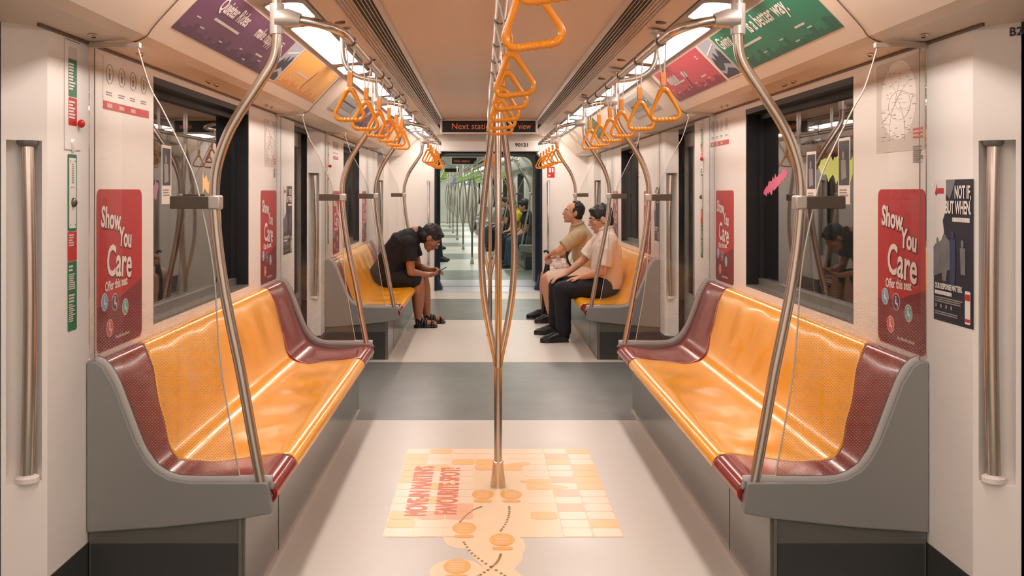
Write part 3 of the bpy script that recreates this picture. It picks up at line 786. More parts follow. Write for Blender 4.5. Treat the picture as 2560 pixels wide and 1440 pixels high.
for i, (y, t, tz) in enumerate(cy):
    hang(-0.03, y, R(t), 'orange triangular handle on the centre rail, %s from the viewer' % ordn[i], 'orange handles on the centre rail', tz=R(tz))
for i, y in enumerate((8.9, 9.3, 10.3, 10.7)):
    hang(-0.03, y, R(-3), 'orange handle on the centre rail beyond the first pole, %s of the four there' % ordn[i], 'orange handles on the centre rail')
for sd, nm in ((-1, 'left'), (1, 'right')):
    for i, y in enumerate((3.64, 4.17, 4.70, 5.16, 5.62, 6.04)):
        hang(sd*0.576, y, R((-2.5 if sd > 0 else 2) + (i*7 % 3) - 1), 'orange handle on the %s rail over the nearest bench, %s from the viewer' % (nm, ordn[i]), 'orange handles over the nearest benches', tz=R((i*5 % 4)-2))
    for i in range(6):
        hang(sd*0.576, 8.8+0.46*i, R((i*7 % 3)-1), 'orange handle on the %s rail over the far bench, %s along the row' % (nm, ordn[i]), 'orange handles over the far benches', tz=R((i*5 % 4)-2))

# vertical grab bars in the pillar grooves
def pillar_bar(sd, ye, s, label):
    A = Vector((sd*1.45, ye, 0)); B = Vector((sd*1.55, ye+s*0.09, 0)); c = A+(B-A)*0.42
    d = (B-A).normalized(); n_ = Vector((-d.y, d.x, 0)); n_ = -n_ if n_.x*sd > 0 else n_
    root = empty('grab_bar', (c.x, c.y, 0.56)); tag(root, label, 'grab bar', 'upright grab bars in the door pillars')
    pts = []
    for i in range(13):
        t = i/12; pts.append(tuple(n_*(-0.012+0.028*math.sin(PI*t))) [:2] + (0.004+1.042*t,))
    mb = MB(); mb.tube(pts, 0.021, 14); build('bar', mb, M['steel'], root, smooth='auto')
    mb = MB(); mb.lathe([(0.036,-0.008),(0.036,0.006),(0.022,0.014)], (pts[0][0], pts[0][1], 0.0), 18); build('lower_collar', mb, M['white'], root, smooth='auto')
    mb = MB(); mb.lathe([(0.022,-0.01),(0.03,0.0),(0.03,0.01)], (pts[-1][0], pts[-1][1], 1.04), 18); build('upper_collar', mb, M['greyframe'], root, smooth='auto')
for sd, nm in ((-1, 'left'), (1, 'right')):
    for ye, s, lb in ((3.07, -1, 'pillar at the picture edge'), (7.10, 1, 'pillar past the nearest bench'), (8.27, -1, 'pillar before the far bench'), (12.72, 1, 'pillar past the far bench'), (13.55, -1, 'last pillar by the end wall')):
        pillar_bar(sd, ye, s, 'upright steel grab bar in the %s %s' % (nm, lb))

# ------------------------------------------------------------------ posters and signs
def care_poster(sd, yc, label, W=0.46):
    fl = wall_flat(sd, yc, 1.168, 'priority_seat_poster', label, 'poster', 'maroon priority seat posters')
    h = 0.292; a = W/2
    fl.shape('panel', [rrect(-a, -h, a, h, 0.03)], M['posterred'], 1)
    rnd = random.Random(3)
    fl.shape('lower_band', [[(-a+0.004,-h+0.03),(-a+0.03,-h+0.004),(a-0.03,-h+0.004),(a-0.004,-h+0.03),(a-0.004,-0.06),(0,-0.11),(-a+0.004,-0.13)]], mat('poster_band', (128, 28, 44), 0.35, vary=0.1) if 'band' not in M else M['band'], 2, th=0.0004)
    k = 1.0
    for body, u, v, sz in (('Show', -a+0.035, 0.160, 0.105), ('You', -a+0.208, 0.083, 0.10), ('Care', -a+0.085, -0.018, 0.160)):
        fl.text('lettering', body, u+0.003, v-0.003, sz, M['posterdark'], 3, sx=0.80, bold=0.006, rot=R(-6))
        fl.text('lettering', body, u, v, sz, M['paper'], 4, sx=0.80, bold=0.003, rot=R(-6))
    fl.text('lettering', 'Offer this seat', -a+0.075, -0.078, 0.048, M['paper'], 4, sx=0.80, bold=0.0012, rot=R(2))
    for (u, v, m_) in ((-a+0.07, -0.115, 'skyblue'), (-a+0.17, -0.125, 'violet'), (-a+0.275, -0.155, 'mint'), (-a+0.12, -0.215, 'coral')):
        r_ = fl.shape('icon_badge', [ell(u, v, 0.032, 0.032)], M['paper'], 4); fl2 = Flat((0,0,0), fl.x, fl.y, fl.root)
        fl2.shape('icon_badge', [ell(u, v, 0.029, 0.029)], M[m_], 5)
        fl2.shape('pictogram', [ell(u-0.002, v+0.017, 0.005, 0.005, 10), [(u-0.008,v-0.008),(u-0.001,v-0.010),(u+0.010,v-0.010),(u+0.012,v-0.022),(u+0.016,v-0.022),(u+0.015,v-0.004),(u+0.002,v-0.002),(u+0.003,v+0.010),(u-0.007,v+0.010)]], M['paper'], 6)
    fl.shape('small_print', [rect(-a+0.18+0.011*j, -0.262, -a+0.18+0.011*j+0.008, -0.250-0.003*(j*7 % 3)) for j in range(13)], M['palegrey'], 3)
M['band'] = mat('poster_band', (128, 28, 44), 0.35, vary=0.1)
care_poster(-1, 3.69, 'maroon Show You Care poster beside the left window, nearest the viewer')
care_poster(1, 3.60, 'maroon Show You Care poster on the right wall above the nearest bench end', 0.41)
care_poster(-1, 6.25, 'maroon Show You Care poster past the nearest left window')
care_poster(1, 6.22, 'maroon Show You Care poster past the nearest right window')
for sd, nm in ((-1, 'left'), (1, 'right')):
    care_poster(sd, 9.12, 'maroon Show You Care poster on the %s wall before the far window' % nm, 0.40)
    care_poster(sd, 11.3, 'maroon Show You Care poster on the %s wall past the far window' % nm, 0.40)

def dark_poster(sd, yc, label, W=0.30):
    fl = wall_flat(sd, yc, 1.255, 'safety_poster', label, 'poster', 'black and grey safety posters')
    h = 0.236; a = W/2
    fl.shape('panel', [rect(-a,-h,a,h)], M['navy'], 1)
    fl.shape('sky_area', [[(-a,h),(-0.045,h),(-0.05,0.13),(-0.07,0.10),(-0.06,0.06),(-0.09,0.02),(-a,0.0)]], M['paper'], 2)
    fl.shape('smoke_area', [[(-0.045,h),(0.02,h),(0.0,0.2),(-0.02,0.17),(-0.045,0.19)], [(-a,0.01),(-0.09,0.03),(-0.05,0.05),(0.0,0.02),(-0.02,-0.06),(-a,-0.09)]], M['smoke'], 3)
    fl.shape('figure', [ell(0.0,0.055,0.010,0.013), [(-0.02,0.04),(0.018,0.04),(0.02,-0.06),(0.012,-0.12),(-0.012,-0.12),(-0.02,-0.05)]], M['denimp'], 4)
    fl.shape('figure', [ell(-0.055,0.042,0.009,0.014), [(-0.075,0.03),(-0.04,0.03),(-0.035,-0.05),(-0.045,-0.10),(-0.07,-0.10),(-0.08,-0.04)]], M['smoke'], 4)
    fl.shape('figure', [ell(-0.105,0.03,0.008,0.013), [(-0.125,0.02),(-0.09,0.02),(-0.09,-0.06),(-0.12,-0.07)]], M['smoke'], 4)
    fl.shape('figure', [ell(0.065,0.027,0.009,0.014), [(0.05,0.015),(0.085,0.015),(0.085,-0.07),(0.055,-0.07)]], M['smoke'], 4)
    fl.shape('emblem', [[(-a+0.012,0.19),(-a+0.024,0.222),(-a+0.030,0.19),(-a+0.02,0.182)], rect(-a+0.03,0.19,-a+0.075,0.208)], M['red'], 4)
    fl.text('lettering', 'NOT IF,', a-0.012, 0.175, 0.058, M['paper'], 5, align='RIGHT', sx=0.55, bold=0.0015)
    fl.text('lettering', 'BUT WHEN.', a-0.012, 0.125, 0.058, M['paper'], 5, align='RIGHT', sx=0.55, bold=0.0015)
    fl.text('lettering', 'OUR RESPONSE MATTERS.', -a+0.012, -0.128, 0.026, M['paper'], 5, sx=0.62, bold=0.0008)
    fl.shape('small_print', [rect(-a+0.012+0.0085*j, -0.148, -a+0.012+0.0085*j+0.007, -0.135) for j in range(14)], M['paper'], 5)
    fl.shape('small_print', greek(-a+0.012, 0.07, -0.16, 0.004, 3, 1, 0.1) + [ell(-a+0.02+0.036*i, -0.186, 0.006, 0.007, 10) for i in range(4)] + greek(-a+0.012, 0.05, -0.208, 0.004, 2, 2, 0.1), M['grey'], 5)
    fl.shape('small_print', [rect(0.0+0.0105*j, 0.098, 0.0+0.0105*j+0.0085, 0.112) for j in range(int((a-0.012)/0.0105))], M['paper'], 5)
    fl.shape('phone_picture', [rrect(a-0.052,-0.225,a-0.018,-0.12,0.005)], M['paper'], 4)
    fl.shape('phone_banner', [rect(a-0.05,-0.15,a-0.02,-0.13), rect(a-0.05,-0.218,a-0.02,-0.208)], M['red'], 5)
dark_poster(1, 3.20, 'dark NOT IF BUT WHEN poster on the right wall at the picture edge', 0.27)
dark_poster(-1, 6.86, 'dark NOT IF BUT WHEN poster on the left pillar past the nearest bench', 0.30)
dark_poster(1, 8.75-0.12, 'dark poster on the right pillar before the far bench', 0.22)

def door_control(sd, y, label):
    """emergency door sticker, cover, push button and intercom strip"""
    fl = wall_flat(sd, y, 1.835, 'emergency_cover', 'white cover flap with green and red door release notice, ' + label, 'cover', 'door release covers')
    b = 0.062
    fl.shape('flap', [rrect(-b,-0.245,b,0.115,0.004)], M['wall'], 1, th=0.0015)
    fl.shape('slot', [rect(-b+0.004,0.113,b-0.004,0.117)], M['black'], 3, th=0.0006)
    fl.shape('outline', [rect(-b,-0.247,-b+0.0012,0.115), rect(b-0.0012,-0.247,b,0.115), rect(-b,-0.247,b,-0.2455)], M['grey'], 3, th=0.0003)
    fl.shape('green_label', [rrect(-0.034,-0.07,0.034,0.075,0.002)], M['greenp'], 4)
    fl.shape('white_label', [rrect(-0.034,0.055,0.034,0.095,0.002)], M['palegrey'], 5)
    fl.shape('red_label', [rrect(-0.034,-0.165,0.034,-0.072,0.006)], M['red'], 4)
    fl.shape('small_print', greek(-0.03, 0.02, 0.035, 0.006, 9, 5) + greek(-0.03, 0.02, -0.09, 0.006, 6, 8), M['paper'], 6)
    mb = MB(); c = fl.p(0.045, -0.155, 0.012); mb.ball(c, (0.012, 0.012, 0.014)); build('red_seal', mb, M['red'], fl.root, smooth=True)
    fl = wall_flat(sd, y, 1.60, 'turn_knob', 'small white triangular knob under the door release cover, ' + label, 'knob', 'white knobs on the door pillars')
    mb = MB(); mb.prism([(-0.02,0.016),(-0.014,0.026),(0.0,0.03),(0.014,0.026),(0.02,0.016),(0.004,-0.02),(-0.004,-0.02)], lambda q: fl.p(q[0], q[1], 0.0), lambda q: fl.p(q[0]*0.8, q[1]*0.8, 0.010)); build('knob_body', mb, M['white'], fl.root, bevel=0.003)
    fl = wall_flat(sd, y, 1.275, 'intercom_panel', 'green framed intercom strip with red and green notices, ' + label, 'intercom', 'intercom strips on the door pillars')
    w_ = 0.036
    fl.shape('green_panel', [rrect(-w_,0.045,w_,0.30,0.006), rrect(-w_,-0.285,w_,-0.056,0.006)], M['greenp'], 1)
    fl.shape('red_panel', [rect(-w_,-0.054,w_,0.043)], M['red'], 1)
    fl.shape('faceplate', [rrect(-0.026,0.055,0.026,0.288,0.005)], M['white'], 2, th=0.0014)
    fl.shape('speaker_slots', [rect(-0.008,0.205+0.006*i,0.008,0.207+0.006*i) for i in range(11)] + [ell(u, v, 0.003, 0.003, 8) for u in (-0.019, 0.019) for v in (0.066, 0.277)] + [ell(u, 0.19, 0.0022, 0.0022, 8) for u in (-0.01,0,0.01)], M['greyframe'], 7)
    mb = MB(); mb.ball(fl.p(0, 0.14, 0.005), (0.012,0.012,0.016)); build('call_button', mb, M['clamp'], fl.root, smooth=True)
    fl.shape('small_print', greek(-0.028, 0.02, 0.03, 0.005, 5, 11) + greek(-0.028, 0.012, -0.075, 0.007, 2, 12) + greek(-0.028, 0.026, -0.10, 0.004, 8, 13) + greek(-0.028, 0.02, -0.17, 0.006, 3, 14, .2) + greek(-0.028, 0.022, -0.20, 0.004, 9, 15), M['palegrey'], 2)
door_control(-1, 3.255, 'left at the picture edge')
door_control(1, 6.86, 'right pillar past the nearest bench')
door_control(-1, 8.66, 'left pillar before the far bench')

def seat_notice(sd, yc, label, W=0.48):
    fl = wall_flat(sd, yc, 1.78, 'train_rules_sticker', label, 'sticker', 'white icon stickers with a red strip')
    a = W/2
    fl.shape('backing', [rect(-a,-0.03,a,0.16)], M['wall'], 1)
    fl.shape('red_strip', [rect(-a,-0.03,a,0.0)], M['red'], 2)
    n = 4; ic = []; tx = []
    rings = MB()
    for i in range(n):
        u = -a + W*(i+0.5)/n
        pts = [fl.p(q[0], q[1], 0.001) for q in ell(u, 0.10, 0.032, 0.036, 24)]
        rings.tube(pts, 0.0012, 5, closed=True)
        ic += [ell(u, 0.115, 0.006, 0.006, 10), rrect(u-0.009,0.08,u+0.009,0.105,0.003)]; tx += greek(u-0.035, u+0.035, 0.03, 0.005, 2, i, .2)
        if i < 3: fl.shape('small_print', [rect(u-0.024+0.0085*j, -0.022, u-0.024+0.0085*j+0.006, -0.006-0.003*(j % 2)) for j in range(6)], M['coral'] if False else M['palegrey'], 3)
    build('prohibition_ring', rings, M['grey'], fl.root)
    fl.shape('pictogram', ic, M['grey'], 2); fl.shape('small_print', tx, M['grey'], 2)
seat_notice(-1, 3.76, 'row of faint icons over a red strip, above the nearest left poster')
seat_notice(1, 6.35, 'row of faint icons over a red strip, above the right poster past the window')
seat_notice(-1, 9.1, 'icon sticker with red strip on the left wall before the far window', 0.3)

def route_map(sd, yc, label, W=0.40, H=0.62, z=1.62):
    fl = wall_flat(sd, yc, z, 'network_map', label, 'map', 'pale rail network maps')
    a, h = W/2, H/2
    fl.shape('sheet', [rect(-a,-h,a,h)], M['palegrey'], 1)
    fl.shape('map_area', [ell(-0.01,0.02,a*0.72,h*0.86,32)], M['wall'], 2, th=0.0004)
    rnd = random.Random(7); lines = MB()
    for k in range(5):
        pts = []; th0 = rnd.random()*PI
        for i in range(9):
            t = i/8*2-1
            pts.append(fl.p(max(-a*.9,min(a*.9, t*a*0.75*math.cos(th0)+0.03*math.sin(3*t+k))), max(-h*.9,min(h*.9, t*h*0.75*math.sin(th0)+0.04*math.cos(2*t+k*2))), 0.0012))
        lines.tube(pts, 0.0006, 5)
    pts = [fl.p(u, v, 0.0012) for u, v in ell(0,0,a*0.45,h*0.32,24)]; lines.tube(pts, 0.0009, 5, closed=True)
    build('route_line', lines, M['mapline'], fl.root)['kind'] = 'stuff'
    fl.shape('station_names', [rect(u, v, u+0.022, v+0.003) for u, v in ((rnd.uniform(-a*.85, a*.6), rnd.uniform(-h*.75, h*.75)) for _ in range(70))], M['mapline'], 3)
    fl.shape('legend', [rect(a*0.55, -0.10-0.014*i, a*0.92, -0.093-0.014*i) for i in range(3)], M['coral'], 4)
    fl.shape('legend_text', greek(a*0.55, a*0.92, -0.16, 0.004, 9, 3), M['grey'], 4)
route_map(1, 3.61, 'pale rail network map high on the right wall above the poster', 0.42, 0.34, 1.77)
route_map(-1, 6.3, 'pale rail network map on the left pillar above the poster', 0.34, 0.30, 1.76)
fl = wall_flat(1, 3.0, 1.90, 'exit_code', 'black door code B2 high on the right pillar at the picture edge', 'lettering', x=1.50)
fl.root.matrix_world = Matrix.Translation((1.5035, 3.017, 1.905))
#dvec = Vector((-0.10, 0.09, 0)).normalized(); 
fl = Flat((-0.0006*0.67, -0.0006, 0), (0.74, -0.67, 0), (0,0,1), fl.root)
fl.text('characters', 'B2', 0.028, 0.022, 0.036, M['black'], 2, bold=0.0008)

# adverts on the slope of the cove
def cove_flat(sd, yc, name, label, cat='advertisement', group='adverts along the coves'):
    A = Vector((sd*1.215, 0, 2.042)); B = Vector((sd*1.04, 0, 2.222)); c = (A+B)/2
    root = empty(name, (c.x, yc, c.z)); tag(root, label, cat, group)
    fl = Flat((0,0,0), (0, -sd, 0), (B-A), root)
    inw = Vector((-sd, 0, -1)).normalized()
    if fl.n.dot(inw) < 0: fl.n = -fl.n
    fl.o = fl.n*0.0012
    return fl
def advert(sd, yc, W, base, dark, label, lines, fig=True, h=0.121):
    fl = cove_flat(sd, yc, 'cove_advert', label)
    a = W/2; rnd = random.Random(int(yc*100))
    fl.shape('panel', [rect(-a,-h,a,h)], M[base], 1)
    fl.shape('skyline', [rect(-a+W*i/26, -h, -a+W*(i+0.85)/26, -h+0.02+0.05*rnd.random()) for i in range(26)], M[dark], 2)
    fl.shape('white_bar', [rect(-a*0.62, -0.012, -a*0.12, 0.0), rect(a*0.45, -0.045, a*0.62, -0.035)], M['palegrey'], 3)
    for body, u, v, sz in lines:
        if isinstance(body, int):    # lettering too blurred to read: a row of pale strokes
            fl.shape('small_print', [rect(u*a+sz*0.42*j, v*h-0.004*(j*5 % 3), u*a+sz*0.42*j+sz*0.34, v*h+sz*0.6+0.006*(j*7 % 3)) for j in range(body)], M['palegrey'], 4)
        else: fl.text('lettering', body, u*a, v*h, sz, M['paper'], 4, sx=0.85, bold=0.0016)
    fl.shape('small_print', [rect(u*a, v*h, u*a+0.05, v*h+0.006) for u, v in ((-.85,-.3),(-.7,-.55),(-.3,-.65),(.1,-.5),(.3,-.8),(.75,.62),(.75,.5),(.6,-.55))], M['palegrey'], 3)
    fl.shape('emblem', [ell(-a*0.55,-h*0.6,0.012,0.008), ell(a*0.1,-h*0.8,0.012,0.008), ell(a*0.5,-h*0.8,0.012,0.008)], M[dark], 3)
    return fl
advert(-1, 4.28, 1.48, 'purple', 'purpled', 'purple advert reading Quieter Rides on the left cove', [('Quieter Rides', -0.70, 0.28, 0.088), ('make happy', 0.12, 0.22, 0.085)])
advert(1, 4.20, 1.36, 'adgreen', 'adgreend', 'green advert reading is a better way on the right cove', [('Giving', -0.95, 0.25, 0.098), ('is a better way.', -0.2, 0.28, 0.105)][::1])
def photo_ad(sd, yc, W, label, seedn):
    fl = cove_flat(sd, yc, 'photo_advert', label); a = W/2; h = 0.121
    fl.shape('panel', [rect(-a,-h,a,h)], M['photogrey'], 1)
    rnd = random.Random(seedn)
    zig = [(-a+0.01,-0.02),(-a+0.05,0.03),(-a+0.08,0.0),(-0.01,0.05),(0.03,0.01),(a-0.04,0.06),(a-0.01,0.03),(a-0.01,-0.05),(0.02,-0.03),(-0.05,-0.07),(-a+0.01,-0.06)]
    fl.shape('mountain', [zig, [(-a,-h),(a,-h),(a,-h*0.7),(0.02,-h*0.5),(-a*0.6,-h*0.75),(-a,-h*0.6)]], M['photodark'], 2)
    fl.shape('white_streak', [[(-a+0.02,0.045),(a-0.02,0.085),(a-0.02,0.092),(-a+0.02,0.055)]], M['paper'], 3)
    fl.shape('border', [rect(-a,-h,a,-h+0.004), rect(a-0.004,-h,a,h)], M['paper'], 3)
photo_ad(-1, 5.15, 0.22, 'blue grey photo strip between the purple and yellow adverts', 1)
photo_ad(1, 5.03, 0.26, 'grey mountain photo strip between the green and pink adverts', 2)
fl = advert(-1, 5.90, 1.22, 'adyellow', 'adorange', 'amber advert with a dark pen, left cove beyond the photo strip', [])
def pen(fl):
    fl.shape('pen', [[(-0.03,-0.06),(0.03,0.05),(0.045,0.07),(0.04,0.045),(-0.01,-0.05),(-0.035,-0.085)]], M['photodark'], 5)
pen(fl)
fl = advert(1, 5.83, 1.24, 'adpink', 'adpinkd', 'pink advert with pale lettering on the right cove', [(4, -0.05, 0.05, 0.06), (9, -0.72, 0.05, 0.07)]); pen(fl)
advert(-1, 8.9, 1.0, 'purple', 'purpled', 'purple advert on the left cove beyond the first door', [(6, -0.4, 0.1, 0.06)])
advert(-1, 10.6, 1.0, 'adpink', 'adpinkd', 'pink advert on the left cove above the man in black', [(6, -0.4, 0.1, 0.06)])
advert(1, 10.6, 1.0, 'adgreen', 'adgreend', 'green advert on the right cove above the seated men', [(6, -0.4, 0.1, 0.06)])
fl = cove_flat(1, 3.05, 'blue_notice', 'corner of a navy blue notice on the right cove at the top edge', 'notice', None)
fl.shape('panel', [rect(-0.16,-0.05,0.16,0.11)], M['navyblue'], 1); fl.shape('small_print', [rect(-0.12,0.0,0.10,0.012)], M['paper'], 2)
for sd, nm in ((-1, 'left'), (1, 'right')):
    fl = cove_flat(sd, 7.6, 'route_indicator', 'grey route indicator with a green lamp over the %s door' % nm, 'indicator', None)
    fl.shape('panel', [rrect(-0.55,-0.10,0.55,0.10,0.01)], M['tray'], 1, th=0.003)
    fl.shape('screen', [rect(-0.38,-0.055,0.40,0.06)], M['grey'], 10)
    fl.shape('route_line', [rect(-0.36,0.0,0.36,0.008)], M['black'], 12)
    fl.shape('green_lamp', [ell(-0.36*(-sd),0.004,0.012,0.012)], M['ledgreen'], 13)

# window decorations
def pane_sticker(sd, y, z, name, label, cat, group=None):
    root = empty(name, (sd*1.5445, y, z)); tag(root, label, cat, group); return Flat((0,0,0), (0,-sd,0), (0,0,1), root)
def splat(seedn, W, H, n=26, skew=0.0):
    rnd = random.Random(seedn); up = []; dn = []
    for i in range(n+1):
        u = -W/2+W*i/n; c = skew*(i/n-0.5); e = max(0.0, math.sin(PI*i/n))**0.5 + 0.02
        up.append((u, c+H*0.5*e*(0.45+0.75*rnd.random()))); dn.append((u, c-H*0.5*e*(0.45+0.75*rnd.random())))
    return up + dn[::-1]
def vf(name, rgb): return mat(name, rgb, 0.5)
mp, ml, my_, mpc = vf('decal_pink', (226, 120, 150)), vf('decal_lime', (206, 222, 120)), vf('decal_cream', (244, 206, 140)), vf('decal_lilac', (170, 120, 150))
fl = pane_sticker(1, 5.46, 1.50, 'window_decal', 'pink paint splash decal at the far end of the right window', 'decal')
fl.shape('splash', [splat(1, 0.46, 0.09, 22, 0.12)], mp, 1, th=0.0004)
fl = pane_sticker(1, 4.50, 1.56, 'window_decal', 'lime green paint splash decal on the nearest right window', 'decal')
fl.shape('splash', [splat(2, 0.52, 0.13, 26, -0.02)], ml, 1, th=0.0004)
fl = pane_sticker(-1, 5.30, 1.47, 'window_decal', 'cream paint splash decal at the far end of the left window', 'decal')
fl.shape('splash', [[(-0.20,0.10),(-0.17,0.05),(-0.13,0.075),(-0.09,0.03),(-0.03,0.06),(0.02,0.085),(0.06,0.04),(0.10,-0.02),(0.16,-0.14),(0.17,-0.2),(0.13,-0.17),(0.07,-0.06),(0.0,0.01),(-0.06,-0.04),(-0.12,-0.02),(-0.16,0.0),(-0.20,-0.03)]], my_, 1, th=0.0004)
fl = pane_sticker(-1, 4.28, 1.42, 'window_decal', 'lilac paint splash decal at the near end of the left window', 'decal')
fl.shape('splash', [splat(5, 0.26, 0.12, 18, 0.12)], mpc, 1, th=0.0004)
def photo_card(sd, y, z, label, W=0.14, H=0.27):
    fl = pane_sticker(sd, y, z, 'photo_card', label, 'photo card', 'white bordered photo cards on the windows')
    a, h = W/2, H/2
    fl.shape('card', [rect(-a,-h,a,h)], M['paper'], 1); fl.shape('photo', [rect(-a+0.012,-h+0.085,a-0.012,h-0.014)], M['photodark'], 2)
    fl.shape('picture_detail', [ell(-0.01,0.07,0.014,0.02,12), [(-0.035,0.05),(0.02,0.05),(0.03,-0.03),(-0.03,-0.04)]], M['grey'], 3)
    fl.shape('small_print', greek(-a+0.02, a-0.02, -h+0.06, 0.007, 3, 2, .2), M['grey'], 2)
photo_card(1, 4.86, 1.515, 'white bordered photo card beside the pink splash, right window')
photo_card(1, 4.42, 1.545, 'white bordered photo card over the lime splash, right window', 0.15, 0.30)
photo_card(-1, 4.52, 1.53, 'white bordered photo card on the nearest left window')

# floor sticker
root = empty('floor_sticker', (0, 4.82, 0.0)); tag(root, 'orange tiled floor sticker with footprints and lettering round the centre pole', 'floor sticker')
fl = Flat((0,-4.82,0.0005), (1,0,0), (0,1,0), root)
X0_, X1_, YA, YB = -0.508, 0.508, 4.117, 5.53
lobe = [flo(1125,1341), flo(1120,1352), flo(1145,1362), flo(1165,1385), flo(1195,1410), flo(1180,1420)]
def blob(pts_): return pts_
fl.shape('path_shape', [rect(X0_,YA,X1_,YB)], M['sticker'], 1, th=0.0004)
fl.shape('footprint_border', [ell(-0.165,4.10,0.085,0.12,24), ell(-0.005,4.02,0.095,0.16,24)], M['sticker'], 1, th=0.00032)
fl.shape('footprint_border', [ell(-0.185,3.74,0.105,0.13,24)], M['sticker'], 1, th=0.00028)
fl.shape('path_band', [[(-0.20,4.13),(-0.12,3.88),(-0.05,3.70),(0.02,3.56),(0.12,3.35),(0.22,3.35),(0.10,3.62),(0.02,3.80),(-0.02,4.13)]], M['sticker'], 1, th=0.00024)
fl.shape('path_band', [[(0.085,4.10),(0.07,3.86),(0.02,3.72),(-0.06,3.56),(-0.16,3.35),(-0.28,3.35),(-0.14,3.60),(-0.09,3.76),(-0.06,4.10)]], M['sticker'], 1, th=0.0002)
rnd = random.Random(12); nx, ny = 8, 13; polys = []; mis = []
for i in range(nx):
    for j in range(ny):
        u0 = X0_+(X1_-X0_)*i/nx; v0 = YA+(YB-YA)*j/ny; du, dv = (X1_-X0_)/nx, (YB-YA)/ny
        left = i < 3
        k = rnd.random()
        if 3 <= i <= 4 and j < 9: continue
        if i == 5 and j < 6 and k < 0.5: continue
        c_ = 0 if k < 0.66 else (1 if k < 0.90 else 2)
        if i == nx-1 or j == ny-1 or i == 0: c_ = 1 if k > 0.5 else c_
        polys.append(rrect(u0+0.003, v0+0.003, u0+du-0.003, v0+dv-0.003, 0.02, 3)); mis.append(c_)
fl.shape('grout', [rect(X0_+(X1_-X0_)*6/8, YA, X1_, YB)], M['grout'], 2, th=0.0002)
fl.shape('tile_pattern', polys, [M['tile1'], M['tile2'], M['tile3']], 3, th=0.0003, mis=mis)
ft = Flat((0,-4.82,0.0005), (0,1,0), (-1,0,0), root)
ft.text('lettering', "MOVE-IN MARTIN'S", 4.38, 0.343, 0.135, M['lettering'], 5, sx=0.68, fat=0.0045)
ft.text('lettering', 'FAVOURITE SPOT!', 4.40, 0.207, 0.135, M['lettering'], 5, sx=0.68, fat=0.0045)
def footprint(u, v, sc, rot):
    P = []
    for cx_, cy_, rx, ry in ((0, 0.035, 0.052, 0.075),):
        P.append(ell(cx_*sc+u, cy_*sc+v, rx*sc, ry*sc, 24))
    P.append(rrect(u-0.042*sc, v-0.085*sc, u+0.042*sc, v-0.048*sc, 0.015*sc))
    fl.shape('footprint', P, M['foot'], 4)
    fl.shape('sole_pattern', [rect(u-0.03*sc, v+(-0.01+0.018*i)*sc, u+0.03*sc, v+(-0.006+0.018*i)*sc) for i in range(6)], M['tile1'], 5, th=0.0003)
for u, v in ((-0.085,4.66),(0.050,4.66),(-0.165,4.19),(-0.005,4.05),(-0.185,3.76)): footprint(u, v, 1.0, 0)
dd = []
for path in ([(1203,1268),(1185,1275),(1165,1290),(1150,1306)], [(1273,1268),(1273,1285),(1266,1306),(1252,1328)], [(1160,1357),(1180,1384),(1215,1410),(1262,1440)], [(1252,1387),(1245,1403),(1228,1420),(1195,1442)]):
    pp = smooth_pts([flo(*q)+(0,) for q in path], 4)
    for q in pp[::1]: dd.append(ell(q.x, q.y, 0.006, 0.009, 8))
fl.shape('dotted_path', dd, M['dots'], 4, th=0.0003)
fl.shape('faint_footprint', [ell(*flo(1222,1166), 0.085, 0.035, 20, R(25)), ell(*flo(1290,1163), 0.085, 0.035, 20, R(25)), ell(*flo(1345,1203), 0.09, 0.036, 20, R(5)), ell(*flo(1375,1218), 0.09, 0.036, 20, R(-5))], M['tile2'], 4, th=0.0003)

# ------------------------------------------------------------------ people
def V(*a): return Vector(a)
def limb(mb, pts, rs, seg=14):
    P = [Vector(p) for p in pts]
    for i in range(len(P)-1):
        mb.tube([P[i].lerp(P[i+1], t) for t in (0, .5, 1)], [rs[i], (rs[i]+rs[i+1])/2, rs[i+1]], seg)
    for p, r in zip(P, rs): mb.ball(p, r, seg=14, rings=8)
def slab(mb, pts, ws, ds, side, seg=18):
    """tube with elliptical sections: ws along `side`, ds across"""
    P = [Vector(p) for p in pts]; n = len(P); vs = []; fs = []; side = Vector(side).normalized()
    for i in range(n):
        t = (P[min(i+1,n-1)]-P[max(i-1,0)]).normalized(); sN = (side-t*side.dot(t)).normalized(); b = t.cross(sN)
        for k in range(seg):
            a = 2*PI*k/seg; ca, sa = math.cos(a), math.sin(a)
            ca = math.copysign(abs(ca)**0.85, ca); sa = math.copysign(abs(sa)**0.85, sa)
            vs.append(P[i]+sN*ca*ws[i]+b*sa*ds[i])
    for i in range(n-1):
        for k in range(seg):
            k2 = (k+1) % seg; fs.append((i*seg+k, i*seg+k2, (i+1)*seg+k2, (i+1)*seg+k))
    fs.append(tuple(range(seg))[::-1]); fs.append(tuple((n-1)*seg+k for k in range(seg)))
    mb.add(vs, fs)
def remesh(o, vox, sm=4):
    r = o.modifiers.new('remesh', 'REMESH'); r.mode = 'VOXEL'; r.voxel_size = vox; r.use_smooth_shade = True
    if sm:
        s_ = o.modifiers.new('smooth', 'SMOOTH'); s_.factor = 0.5; s_.iterations = sm
